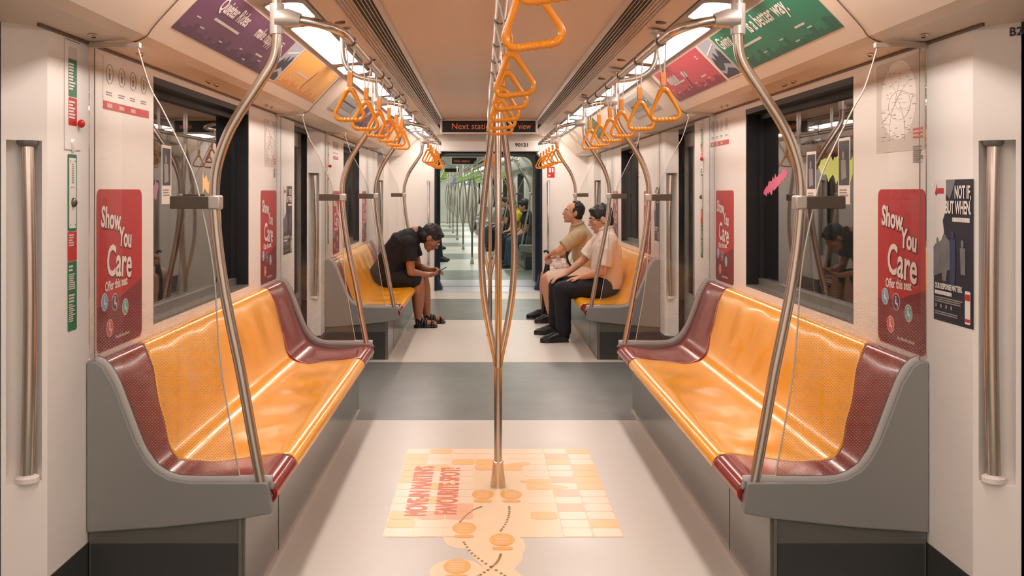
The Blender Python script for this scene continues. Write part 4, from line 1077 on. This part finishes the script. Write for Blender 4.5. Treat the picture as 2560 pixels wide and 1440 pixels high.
def hand(mb, wrist, d, up, curl=0.6, thumb=1, k=1.0, spread=1.0, hook=0.0):
    """d: direction of the hand, up: back of the hand; thumb: +1/-1 side"""
    d = Vector(d).normalized(); up = Vector(up); up = (up-d*up.dot(d)).normalized(); s = d.cross(up).normalized()*thumb
    wr = Vector(wrist)
    slab(mb, [wr-d*0.01, wr+d*0.03*k, wr+d*0.075*k, wr+d*0.088*k], [0.024*k, 0.034*k, 0.040*k, 0.036*k], [0.018*k, 0.016*k, 0.013*k, 0.010*k], s, 12)
    for i, (o_, ln) in enumerate(((0.030, 0.070), (0.010, 0.078), (-0.010, 0.073), (-0.028, 0.058))):
        p = wr+d*0.080*k+s*o_*k; dirv = (d+s*o_*1.2*spread).normalized(); pts = [p]; ang = 0
        for j, fr in enumerate((0.45, 0.30, 0.25)):
            ang += curl*(0.55+0.12*i)*(0.8 if j == 0 else 1.0)
            dv = dirv*math.cos(ang)-up*math.sin(ang); pts.append(pts[-1]+dv*ln*k*fr)
        limb(mb, pts, [0.0095*k, 0.009*k, 0.0083*k, 0.0072*k], 8)
    p = wr+d*0.025*k+s*0.028*k
    dv = (d*0.75+s*0.75-up*0.25).normalized(); p2 = p+dv*0.04*k; p3 = p2+(d*0.95+s*0.1-up*curl*0.5).normalized()*0.028*k
    limb(mb, [p, p2, p3], [0.0125*k, 0.0105*k, 0.0085*k], 8)
def head(mb, parts, c, f, up, k=1.0):
    """skull, jaw, nose, ears into mb; returns frame"""
    f = Vector(f).normalized(); up = Vector(up); up = (up-f*up.dot(f)).normalized(); s = f.cross(up); c = Vector(c)
    A = (s, f, up)
    def q(a, b, z): return c+s*a*k+f*b*k+up*z*k
    mb.ball(q(0,-0.008,0.028), (0.074*k, 0.094*k, 0.086*k), A, 24, 14)
    mb.ball(q(0,0.030,-0.020), (0.060*k, 0.062*k, 0.075*k), A, 20, 12)
    mb.ball(q(0,0.042,-0.070), (0.044*k, 0.044*k, 0.036*k), A, 18, 10)
    mb.ball(q(0,0.070,-0.098), (0.020*k, 0.016*k, 0.014*k), A, 12, 8)
    limb(mb, [q(0,0.086,0.012), q(0,0.100,-0.012), q(0,0.106,-0.026)], [0.007*k, 0.010*k, 0.0125*k], 10)
    for e in (-1, 1):
        mb.ball(q(e*0.012,0.096,-0.030), 0.0085*k, seg=8, rings=6)
        mb.ball(q(e*0.032,0.074,0.022), (0.024*k,0.012*k,0.008*k), A, 10, 6)      # brow ridge
        mb.ball(q(e*0.042,0.058,-0.022), (0.020*k,0.022*k,0.022*k), A, 10, 6)     # cheek
        mb.ball(q(e*0.076,-0.006,-0.006), (0.009*k,0.019*k,0.032*k), A, 12, 8)    # ear
        mb.ball(q(e*0.030,0.076,0.004), (0.013*k,0.012*k,0.010*k), A, 10, 6)
    limb(mb, [q(-0.018,0.083,-0.056), q(0,0.090,-0.053), q(0.018,0.083,-0.056)], [0.005*k,0.0075*k,0.005*k], 8)
    limb(mb, [q(-0.016,0.082,-0.064), q(0,0.088,-0.065), q(0.016,0.082,-0.064)], [0.005*k,0.0075*k,0.005*k], 8)
    return q, A
def face_parts(root, q, A, k, glasses=False, brow=True):
    for e in (-1, 1):
        mb = MB(); mb.ball(q(e*0.031,0.0835,0.004), (0.011*k,0.0055*k,0.0045*k), A, 10, 6); ey = build('eye', mb, M['eye'], root, smooth=True)
        mb = MB(); mb.ball(q(e*0.031,0.0875,0.004), (0.005*k,0.003*k,0.0045*k), A, 8, 6); build('iris', mb, M['black'], ey, smooth=True)
        mb = MB(); limb(mb, [q(e*0.016,0.091,0.024), q(e*0.034,0.087,0.029), q(e*0.048,0.076,0.024)], [0.0035*k,0.004*k,0.0025*k], 6); build('eyebrow', mb, M['hair'], root, smooth=True)
    mb = MB(); limb(mb, [q(-0.017,0.089,-0.059), q(0,0.0965,-0.058), q(0.017,0.089,-0.059)], [0.0025*k,0.004*k,0.0025*k], 6); build('mouth', mb, M['lip'], root, smooth=True)
    if glasses:
        mb = MB()
        for e in (-1, 1):
            mb.tube([q(e*(0.032+0.021*math.cos(a)), 0.101-0.006*abs(math.cos(a)), 0.001+0.016*math.sin(a)) for a in (2*PI*i/18 for i in range(18))], 0.0015*k, 6, closed=True)
            mb.tube([q(e*0.053,0.096,0.006), q(e*0.078,0.06,0.006), q(e*0.084,0.0,0.004)], 0.0015*k, 6)
        mb.tube([q(-0.011,0.1,0.005), q(0,0.104,0.008), q(0.011,0.1,0.005)], 0.0015*k, 6)
        build('spectacles', mb, M['wire'], root)
def hairdo(root, q, A, k, style='short'):
    mb = MB()
    if style == 'receding':
        mb.ball(q(0,-0.030,0.034), (0.080*k,0.082*k,0.088*k), A, 24, 14)
        mb.ball(q(0,-0.040,-0.020), (0.075*k,0.060*k,0.062*k), A, 20, 12)
        for e in (-1,1): mb.ball(q(e*0.058,0.008,0.026), (0.020*k,0.026*k,0.036*k), A, 12, 8)
    elif style == 'long':
        mb.ball(q(0,-0.016,0.040), (0.086*k,0.098*k,0.090*k), A, 24, 14)
        mb.ball(q(0,-0.050,-0.06), (0.080*k,0.055*k,0.12*k), A, 20, 12)
    else:
        mb.ball(q(0,-0.016,0.040), (0.082*k,0.099*k,0.088*k), A, 24, 14)
        mb.ball(q(0,-0.046,-0.020), (0.077*k,0.060*k,0.076*k), A, 20, 12)
        for e in (-1,1): mb.ball(q(e*0.062,0.026,0.030), (0.017*k,0.026*k,0.036*k), A, 12, 8)
        mb.ball(q(0,0.052,0.088), (0.058*k,0.034*k,0.022*k), A, 16, 8)
    rnd = random.Random(5)
    for i in range(110):
        a = rnd.uniform(0, 2*PI); b = rnd.uniform(0.1, 1.45)
        d_ = (math.cos(a)*math.sin(b)*0.076, math.sin(a)*math.sin(b)*0.088-0.018, math.cos(b)*0.084+0.04)
        if style == 'receding' and d_[1] > 0.03: continue
        mb.ball(q(*d_), 0.012*k, seg=6, rings=5)
    o = build('hair', mb, M['hair'], root); remesh(o, 0.006*k, 2); return o

def seated(name, label, loc, J, skin, top, legs, shoe, hair='short', k=1.0, vox=0.0065, glasses=False, sleeve=0.5, shorts=False, facing=1, gender_w=1.0, handspec=None, hk=1.0, bulk=1.0, group=None, sandal=False, face=True):
    """J: joint positions in world; builds body, shirt, trousers, hair, shoes under one Empty"""
    root = empty(name, loc); tag(root, label, 'person', group)
    o_ = Vector(loc)
    J = {a: Vector(b)-o_ for a, b in J.items()}
    side = Vector((0,1,0))
    calf = 1.25 if shorts else 1.0
    body = MB()
    pel, chest, neckb, hc = J['pelvis'], J['chest'], J['neck'], J['head']
    # torso
    mid = pel.lerp(chest, 0.5) + J.get('slouch', o_) - o_ if 'slouch' in J else pel.lerp(chest, 0.5)
    slab(body, [pel, pel.lerp(chest, .3), pel.lerp(chest, .65), chest, chest.lerp(neckb, .6), neckb], [0.155*k,0.145*k,0.155*k,0.17*k,0.12*k,0.06*k], [0.11*k,0.105*k,0.11*k,0.105*k,0.075*k,0.055*k], side)
    limb(body, [neckb-(hc-neckb)*0.2, neckb.lerp(hc, .5), hc+(neckb-hc)*0.15], [0.064*k,0.058*k,0.054*k])
    hk = hk*k
    q, A = head(body, None, hc, J['f'] + o_, J['u'] + o_, hk)
    for sN in ('n', 'r'):     # n = near side, r = rear (farther from the camera)
        sh, el, wr = J['sh'+sN], J['el'+sN], J['wr'+sN]
        limb(body, [chest.lerp(sh, .6), sh, sh.lerp(el, .5), el, el.lerp(wr, .35), wr], [0.065*k,0.055*k,0.046*k,0.038*k,0.037*k,0.024*k])
        hp, kn, an = J['hp'+sN], J['kn'+sN], J['an'+sN]
        limb(body, [pel.lerp(hp, .7), hp, hp.lerp(kn, .5), kn, kn.lerp(an, .3), kn.lerp(an, .7), an], [0.10*k,0.088*k,0.078*k,0.060*k,0.054*k*calf,0.042*k*calf,0.034*k])
        hs = (handspec or {}).get(sN)
        if hs: hand(body, wr, hs[0], hs[1], hs[2], hs[3], k)
        to = J['to'+sN]
        if sandal: limb(body, [an+V(0,0,-0.01), an.lerp(to, .5)+V(0,0,-0.015), to+V(0,0,0.012)], [0.036*k,0.034*k,0.024*k])
        else: limb(body, [an, an.lerp(to, .4)+V(0,0,-0.03)], [0.032*k,0.024*k])
        if sandal:
            for m_ in range(5): limb(body, [to+V(0,(m_-2)*0.016,0.012)-(to-an).normalized()*0.02, to+V(0,(m_-2)*0.016,0.006)+V((to-an).x,0,0).normalized()*(0.012-0.004*abs(m_-1))], [0.010,0.009], 8)
    b = build('body', body, skin, root); remesh(b, vox)
    if face: face_parts(root, q, A, hk, glasses)
    hairdo(root, q, A, hk, hair)
    # shirt
    g = MB(); e = 0.014
    low = pel + (pel-chest).normalized()*0.05
    slab(g, [low, pel, pel.lerp(chest, .3), pel.lerp(chest, .65), chest, chest.lerp(neckb, .55), chest.lerp(neckb, .92)], [(x*k+e)*bulk for x in (0.165,0.172,0.165,0.172,0.18,0.130,0.066)], [(x*k+e)*bulk for x in (0.125,0.130,0.126,0.124,0.114,0.084,0.060)], side)
    for sN in ('n', 'r'):
        sh, el = J['sh'+sN], J['el'+sN]
        end = sh.lerp(el, sleeve)
        limb(g, [chest.lerp(sh, .5), sh], [0.078*k+e, 0.062*k+e])
        limb(g, [sh, sh.lerp(end, .55)], [0.062*k+e, 0.060*k+e])
        g.tube([sh.lerp(end,.3), sh.lerp(end, .7), end], [0.060*k+e, 0.060*k+e, 0.062*k+e], 16)
        # flat cuff
    limb(g, [chest.lerp(neckb, .7), neckb.lerp(hc, .04)], [0.085*k, 0.070*k])
    s_ = build('shirt', g, top, root); remesh(s_, vox)
    tx = bpy.data.textures.new('folds', 'CLOUDS'); tx.noise_scale = 0.11
    dm = s_.modifiers.new('folds', 'DISPLACE'); dm.texture = tx; dm.strength = 0.022; dm.mid_level = 0.5
    cl = MB(); cc = neckb.lerp(hc, .06); ud = ((neckb-chest).normalized()*0.5+(hc-neckb).normalized()*0.8).normalized()
    ring_ = [cc + ud*0.008 + (side*math.cos(a)*0.066*k + (ud.cross(side)).normalized()*math.sin(a)*0.066*k) for a in (2*PI*i/20 for i in range(20))]
    cl.tube(ring_, 0.012*k, 8, closed=True); build('collar', cl, top, root, smooth=True)
    # trousers / shorts
    g = MB()
    limb(g, [pel+V(0,0.05,0), pel-V(0,0.05,0)], [0.135*k, 0.135*k])
    for sN in ('n', 'r'):
        hp, kn, an = J['hp'+sN], J['kn'+sN], J['an'+sN]
        if shorts: pts, rs = [pel.lerp(hp,.7), hp, hp.lerp(kn,.5), hp.lerp(kn,.88)], [0.118*k,0.106*k,0.095*k,0.085*k]
        else: pts, rs = [pel.lerp(hp,.7), hp, hp.lerp(kn,.5), kn, kn.lerp(an,.4), kn.lerp(an,.97)], [0.118*k,0.106*k,0.094*k,0.080*k,0.076*k,0.068*k]
        limb(g, pts, rs)
    s_ = build('shorts' if shorts else 'trousers', g, legs, root); remesh(s_, vox)
    dm = s_.modifiers.new('folds', 'DISPLACE'); dm.texture = tx; dm.strength = 0.014; dm.mid_level = 0.5
    # shoes
    for sN in ('n', 'r'):
        an, to = J['an'+sN], J['to'+sN]; d = V((to-an).x, (to-an).y, 0).normalized(); z0 = 0.0-o_.z
        heel = V(an.x, an.y, z0)-d*0.045; toe = V(to.x, to.y, z0)+d*0.03; g = MB()
        w_ = 0.044*k
        if sandal:
            sl = [heel.lerp(toe, t) for t in (0,.15,.4,.7,.9,1)]
            slab(g, [p+V(0,0,0.012) for p in sl], [w_*.8, w_*1.0, w_*.95, w_*1.2, w_*1.05, w_*.6], [0.016]*6, d.cross(V(0,0,1)))
            for t, hh in ((.14,0.075),(.36,0.082),(.50,0.074),(.80,0.052)):
                c_ = heel.lerp(toe, t); sd_ = d.cross(V(0,0,1))
                g.tube([c_+sd_*w_*math.cos(a)*1.02+V(0,0,0.012+hh*math.sin(a)) for a in (PI*i/10 for i in range(11))], 0.017, 8)
            for e_ in (-1,1): g.tube([heel+d*0.03+V(0,0,0.09)+d.cross(V(0,0,1))*e_*0.036, heel.lerp(toe,.5)+V(0,0,0.03)+d.cross(V(0,0,1))*e_*0.042], 0.011, 8)
            s2 = build('sandal', g, M['shoe'], root, smooth=True)
        else:
            slab(g, [heel+V(0,0,0.036), heel.lerp(toe,.2)+V(0,0,0.056), heel.lerp(toe,.45)+V(0,0,0.052), heel.lerp(toe,.68)+V(0,0,0.038), heel.lerp(toe,.90)+V(0,0,0.028), toe+V(0,0,0.020)], [w_*.75,w_*.9,w_*.95,w_*1.1,w_*.95,w_*.45], [0.036,0.056,0.052,0.038,0.028,0.014], d.cross(V(0,0,1)))
            slab(g, [heel+V(0,0,0.007)-d*0.003, heel.lerp(toe,.5)+V(0,0,0.007), heel.lerp(toe,.8)+V(0,0,0.007), toe+V(0,0,0.007)+d*0.002], [w_*.75,w_*.88,w_*1.12,w_*.5], [0.007]*4, d.cross(V(0,0,1)))
            limb(g, [V(an.x,an.y,an.z-0.02), V(an.x,an.y,z0+0.05)], [0.044*k,0.046*k])
            s2 = build('shoe', g, shoe, root); remesh(s2, 0.005, 3)
    return root, q, A

# man in black on the left, bent over his phone
ZS = 0.10
Jl = dict(pelvis=(-1.13,10.62,0.56), chest=(-0.93,10.62,0.90), neck=(-0.785,10.62,1.0), head=(-0.650,10.62,0.955), f=(0.72,0,-0.70), u=(0.70,0,0.72),
    shn=(-0.87,10.43,0.90), eln=(-0.845,10.40,0.60), wrn=(-0.675,10.52,0.555), shr=(-0.87,10.81,0.90), elr=(-0.80,10.82,0.63), wrr=(-0.655,10.70,0.60),
    hpn=(-1.10,10.50,0.53), knn=(-0.775,10.48,0.50), ann=(-0.775,10.50,0.09), ton=(-0.60,10.50,0.03),
    hpr=(-1.10,10.74,0.53), knr=(-0.745,10.78,0.50), anr=(-0.70,10.80,0.09), tor=(-0.53,10.84,0.03))
seated('person', 'man in black shirt and shorts bent over his phone on the left bench', (-1.0,10.62,0.0), Jl, M['skin1'], M['shirtblack'], M['shirtblack'], M['shoe'],
    shorts=True, sleeve=0.62, sandal=True, glasses=True, k=1.12, hk=1.07, bulk=1.12, handspec={'n': ((0.9,0.45,0.12),(0.1,-0.5,-0.8),0.9,1), 'r': ((0.9,-0.3,0.05),(-0.1,0.55,0.7),0.8,-1)})
root = empty('phone', (-0.545,10.62,0.60)); tag(root, 'dark smartphone held by the man in black', 'phone')
ph = Matrix.Rotation(R(-28), 4, 'Y')
mb = MB(); mb.box(-0.078,0.078,-0.037,0.037,-0.004,0.004); mb.v = [tuple(ph @ Vector(v)) for v in mb.v]; build('case', mb, M['shoe'], root, bevel=0.003)
mb = MB(); mb.box(-0.07,0.07,-0.033,0.033,0.0042,0.0046); mb.v = [tuple(ph @ Vector(v)) for v in mb.v]; build('screen', mb, mat('phone_screen', (40,44,52), 0.1, emis=(90,100,110), es=0.3), root)

# man in white shirt, right bench, nearer
J1 = dict(pelvis=(1.13,9.62,0.56), chest=(1.135,9.62,0.93), neck=(1.12,9.62,1.085), head=(1.075,9.62,1.185), f=(-0.95,-0.05,-0.22), u=(-0.2,0,1),
    shn=(1.13,9.42,0.985), eln=(1.07,9.37,0.69), wrn=(0.86,9.46,0.625), shr=(1.10,9.82,0.985), elr=(0.93,9.84,0.77), wrr=(0.74,9.78,0.625),
    hpn=(1.08,9.50,0.53), knn=(0.68,9.46,0.505), ann=(0.70,9.47,0.10), ton=(0.50,9.45,0.03),
    hpr=(1.08,9.74,0.53), knr=(0.66,9.82,0.505), anr=(0.66,9.95,0.10), tor=(0.47,9.98,0.03))
seated('person', 'man in off-white shirt and black trousers, hands on his lap, right bench', (1.0,9.62,0.0), J1, M['skin2'], M['shirtwhite'], M['trouser'], M['shoe'],
    sleeve=0.85, glasses=True, k=1.08, hk=1.08, handspec={'n': ((-0.95,0.1,-0.18),(-0.15,0,1),0.35,-1), 'r': ((-0.9,-0.1,-0.35),(-0.3,0,1),0.35,1)})
# man in khaki polo, right bench, farther
J2 = dict(pelvis=(1.10,10.98,0.56), chest=(1.03,10.98,0.92), neck=(0.985,10.98,1.075), head=(0.935,10.98,1.215), f=(-0.96,-0.12,0.16), u=(0.14,0,1),
    shn=(0.97,10.78,0.975), eln=(0.74,10.74,0.80), wrn=(0.675,10.92,0.76), shr=(0.98,11.18,0.975), elr=(0.86,11.20,0.74), wrr=(0.70,11.04,0.72),
    hpn=(1.05,10.85,0.53), knn=(0.62,10.78,0.50), ann=(0.67,10.85,0.09), ton=(0.52,10.84,0.03),
    hpr=(1.05,11.12,0.53), knr=(0.64,11.22,0.50), anr=(0.62,11.25,0.09), tor=(0.45,11.27,0.03))
r2, q2, A2 = seated('person', 'man in khaki polo and spectacles looking up, hands on an umbrella', (1.0,10.98,0.0), J2, M['skin2'], M['polo'], M['shorts'], M['shoe'],
    shorts=True, sleeve=0.72, glasses=True, hair='receding', k=1.03, hk=1.06, handspec={'n': ((-0.35,0.85,-0.25),(-0.4,-0.2,0.9),1.2,-1), 'r': ((-0.5,-0.8,-0.2),(-0.3,0.1,0.9),1.2,1)})
mb = MB(); mb.tube(smooth_pts([(-0.02,-0.205,0.93),(-0.14,-0.16,0.80),(-0.13,-0.10,0.66),(0.0,-0.19,0.56)], 5), 0.016, 8, flat=0.4); build('strap', mb, M['shoe'], r2, smooth=True)
root = empty('waist_pouch', (0.93,10.92,0.585)); tag(root, 'black pouch at the waist of the man in khaki', 'bag')
mb = MB(); mb.ball((0,0,0), (0.07,0.13,0.045)); build('pouch', mb, M['shoe'], root, smooth=True)
root = empty('umbrella', (0.60,11.0,0.0)); tag(root, 'folded black umbrella standing upright under the hands of the man in khaki', 'umbrella')
mb = MB(); mb.tube([(-0.01,0,0.02),(0.0,0,0.1),(0.03,0,0.50),(0.045,0,0.68)], [0.006,0.022,0.045,0.020], 12); build('canopy', mb, M['shoe'], root, smooth='auto')
mb = MB(); mb.tube([(0.035,0,0.58),(0.055,0,0.74)], 0.012, 8); build('shaft', mb, M['wire'], root, smooth=True)
mb = MB(); mb.tube(smooth_pts([(0.05,0,0.70),(0.055,0,0.76),(0.03,0,0.79),(0.0,0,0.775)], 4), 0.013, 10); build('grip', mb, M['shoe'], root, smooth=True)
root = empty('plastic_bag', (0.80,10.93,0.60)); tag(root, 'white plastic bag on the lap of the man in khaki', 'bag')
mb = MB(); mb.ball((0,0,0.03), (0.10,0.09,0.055)); mb.ball((-0.04,0,0.08), (0.03,0.025,0.06)); mb.ball((0.04,0.02,0.06), (0.05,0.05,0.045)); o = build('sack', mb, M['bagwhite'], root); remesh(o, 0.008, 2)
tx = bpy.data.textures.new('crumple', 'CLOUDS'); tx.noise_scale = 0.03
dm = o.modifiers.new('crumple', 'DISPLACE'); dm.texture = tx; dm.strength = 0.03

# ------------------------------------------------------------------ the next car, turned slightly left
XF = Matrix.Translation((0, 14.45, 0)) @ Matrix.Rotation(R(3.2), 4, 'Z')
Y2 = 1.6; Y3 = 34.0
mb = MB(); mb.box(-1.66, 1.66, 0.9, Y3, -0.052, -0.002)
dark = [(1.75+4.95*i, 3.75+4.95*i) for i in range(7)]
tag(build('floor', mb, floor_mat('floor_vinyl_far_car', (214, 212, 200), (124, 130, 122), dark)), kind='structure')
CEIL2 = [M['wall2'], M['tray'], M['black'], M['trim'], M['void'], M['wall2']]
ceiling('ceiling', Y2, Y3, CEIL2)
CB = [5.3+4.95*i for i in range(6)]
SEG2 = [(1.7, 2.0)] + [(c-1.9, c+1.9) for c in CB]
WIN2 = [(c-0.85, c+0.85) for c in CB]
for sd, nm in ((-1, 'left'), (1, 'right')):
    side_wall('wall_' + nm, sd, SEG2, WIN2, M['wall2'])
    kicks('baseboard_' + nm, sd, SEG2, M['kick'])
    for a, b in WIN2: window(nw, sd, a, b); nw += 1
    for i in range(6):
        a, b = ((2.09, CB[0]-1.99) if i == 0 else (CB[i-1]+1.99, CB[i]-1.99)); door(nd, sd, a, b); nd += 1
mb = MB()
archwall(mb, [(q[0]*1.08, q[1]) for q in arch], 1.66, 2.40, Y2, Y2+0.06); mb.box(-1.66, 1.66, Y3, Y3+0.05, 0, 2.4)
tag(build('wall_far', mb, M['wall2']), kind='structure')
where = ['first', 'second', 'third', 'fourth', 'fifth', 'sixth']
h_l = make_handle(M['lime']); h_b = make_handle(M['blue_h']); fl_ = fb_ = False
gb = {}
for sd, nm in ((-1, 'left'), (1, 'right')):
    y = 2.2; k = 0
    while y < Y3-1:
        ceiling_light(y+0.75, 1.5, sd, 'bright panel in the %s cove of the next car, %s one beyond the gangway' % (nm, (ords+['tenth','eleventh','twelfth','thirteenth','fourteenth','fifteenth','sixteenth'])[k]), M['diff2']); y += 2.05; k += 1
    gb[sd] = make_bench(sd, '', ('green_seat', 'green_seat'))
    for i, c in enumerate(CB[:5]):
        b = gb[sd] if i == 0 else copy_tree(gb[sd]); place(b, (sd*1.10, c, 0)); b['label'] = 'grey green bench in the next car, %s on the %s' % (where[i], nm); b['group'] = 'benches in the next car'
        r = copy_tree(rails[sd]); place(r, (sd*0.576, c, 2.01)); tag(r, 'overhead rail in the next car, %s on the %s' % (where[i], nm), 'rail', 'overhead rails in the next car')
        for y_, e_ in ((c-L/2+0.021, 'near'), (c+L/2-0.021, 'far')):
            p = copy_tree(poles[sd]); place(p, (sd*0.85, y_, 0)); tag(p, 'curved pole at the %s end of the %s %s bench in the next car' % (e_, where[i], nm), 'grab pole', 'curved poles in the next car')
            if i < 2:
                s = copy_tree(screens[sd]); place(s, (sd*1.2, y_, 0.45)); tag(s, 'glass screen at the %s end of the %s %s bench in the next car' % (e_, where[i], nm), 'glass screen', 'glass screens in the next car')
        src = h_l if i < 3 else h_b; cn = 'lime green' if i < 3 else 'pale blue'
        for j in range(6):
            y_ = c-1.15+0.46*j
            if i == 0 and j == 0 and sd == -1: o = h_l; 
            elif i == 3 and j == 0 and sd == -1: o = h_b
            else: o = copy_tree(src)
            o.matrix_world = XF @ Matrix.Translation((sd*0.576, y_, 2.01))
            tag(o, '%s handle in the next car, %s over the %s %s bench' % (cn, ordn[j], where[i], nm), 'handle', '%s handles in the next car' % cn)
for i, c in enumerate(CB):
    p = copy_tree(cp); place(p, (0, c, 0)); tag(p, 'three-branched centre pole in the next car, %s beyond the gangway' % where[i], 'pole', 'branching poles in the next car')
root = empty('centre_rail', (0, 15, 2.01)); tag(root, 'steel centre rail in the next car carrying lime and blue handles', 'rail')
mb = MB(); mb.tube([(0,-12.6,0),(0,15,0)], 0.0185, 10); build('rail', mb, M['steel'], root, smooth='auto')
for i in range(40):
    y_ = 2.9+0.46*i; far_ = i >= 26
    o = copy_tree(h_b if far_ else h_l); o.matrix_world = XF @ Matrix.Translation((0, y_, 2.01)) @ Matrix.Rotation(R((i*37 % 7)-3), 4, 'Y')
    tag(o, 'pale blue handle on the centre rail of the next car' if far_ else 'lime green handle on the centre rail of the next car', 'handle', 'blue handles on the centre rail of the next car' if far_ else 'lime handles on the centre rail of the next car')
for i, (y, x_, z_) in enumerate(((4.4, -0.19, 2.13), (18.0, -0.1, 2.25))):
    root, fl = display(y, 0.52, 0.16, z_, x_, 'black display hanging in the next car, %s beyond the gangway' % where[i])
    mb = MB(); mb.box(-0.02, 0.02, 0.02, 0.05, 0.08, 2.30-z_+0.08); build('hanger', mb, M['steel2'], root)
    if i == 0: fl.text('lettering', 'Next station', -0.20, -0.025, 0.068, M['led'], 3, sx=0.9)

def rider(sd, y, label, skin, top, legs, hair='short', lean=0.0, k=1.0, shorts=False):
    """seated passenger in the next car, facing the aisle"""
    x = lambda a: sd*a
    J = dict(pelvis=(x(1.12),y,0.56), chest=(x(1.10-lean),y,0.92), neck=(x(1.07-lean*1.4),y,1.07), head=(x(1.03-lean*1.8),y,1.19-lean*0.3), f=(-sd,0,-0.15-lean), u=(-sd*(0.15+lean),0,1),
        shn=(x(1.08-lean),y-0.19,0.97), eln=(x(1.0-lean),y-0.24,0.70), wrn=(x(0.82),y-0.10,0.62), shr=(x(1.08-lean),y+0.19,0.97), elr=(x(1.0-lean),y+0.24,0.70), wrr=(x(0.82),y+0.10,0.62),
        hpn=(x(1.08),y-0.11,0.53), knn=(x(0.68),y-0.13,0.50), ann=(x(0.68),y-0.13,0.09), ton=(x(0.50),y-0.14,0.03),
        hpr=(x(1.08),y+0.11,0.53), knr=(x(0.68),y+0.13,0.50), anr=(x(0.64),y+0.13,0.09), tor=(x(0.46),y+0.14,0.03))
    seated('person', label, (x(1.0), y, 0), J, skin, top, legs, M['shoe'], hair=hair, k=k, vox=0.012, shorts=shorts, sleeve=0.5, face=False,
           handspec={'n': ((-sd,0.3,-0.1),(0,0,1),0.6,sd), 'r': ((-sd,-0.3,-0.1),(0,0,1),0.6,-sd)}, group='passengers in the next car')
rider(1, 4.25, 'person in black shirt and jeans on the first right bench of the next car', M['skin2'], M['shirtblack'], M['jeans'], lean=0.05)
rider(1, 5.1, 'person in black beside the one in jeans, next car on the right', M['skin1'], M['shirtblack'], M['trouser'], 'long')
rider(1, 6.3, 'person in yellow shirt on the first right bench of the next car', M['skin2'], M['yshirt'], M['trouser'], 'long', lean=0.08)
rider(-1, 6.1, 'person in grey shirt and dark trousers, first left bench of the next car', M['skin1'], M['gshirt'], M['trouser'])
rider(-1, 10.4, 'person in black on the second left bench of the next car', M['skin2'], M['shirtblack'], M['trouser'], 'long')
rider(1, 9.6, 'person in dark clothes on the second right bench of the next car', M['skin2'], M['shirtblack'], M['trouser'])
rider(1, 10.9, 'person in grey at the far end of the second right bench, next car', M['skin1'], M['gshirt'], M['jeans'])
XF = Matrix.Identity(4)
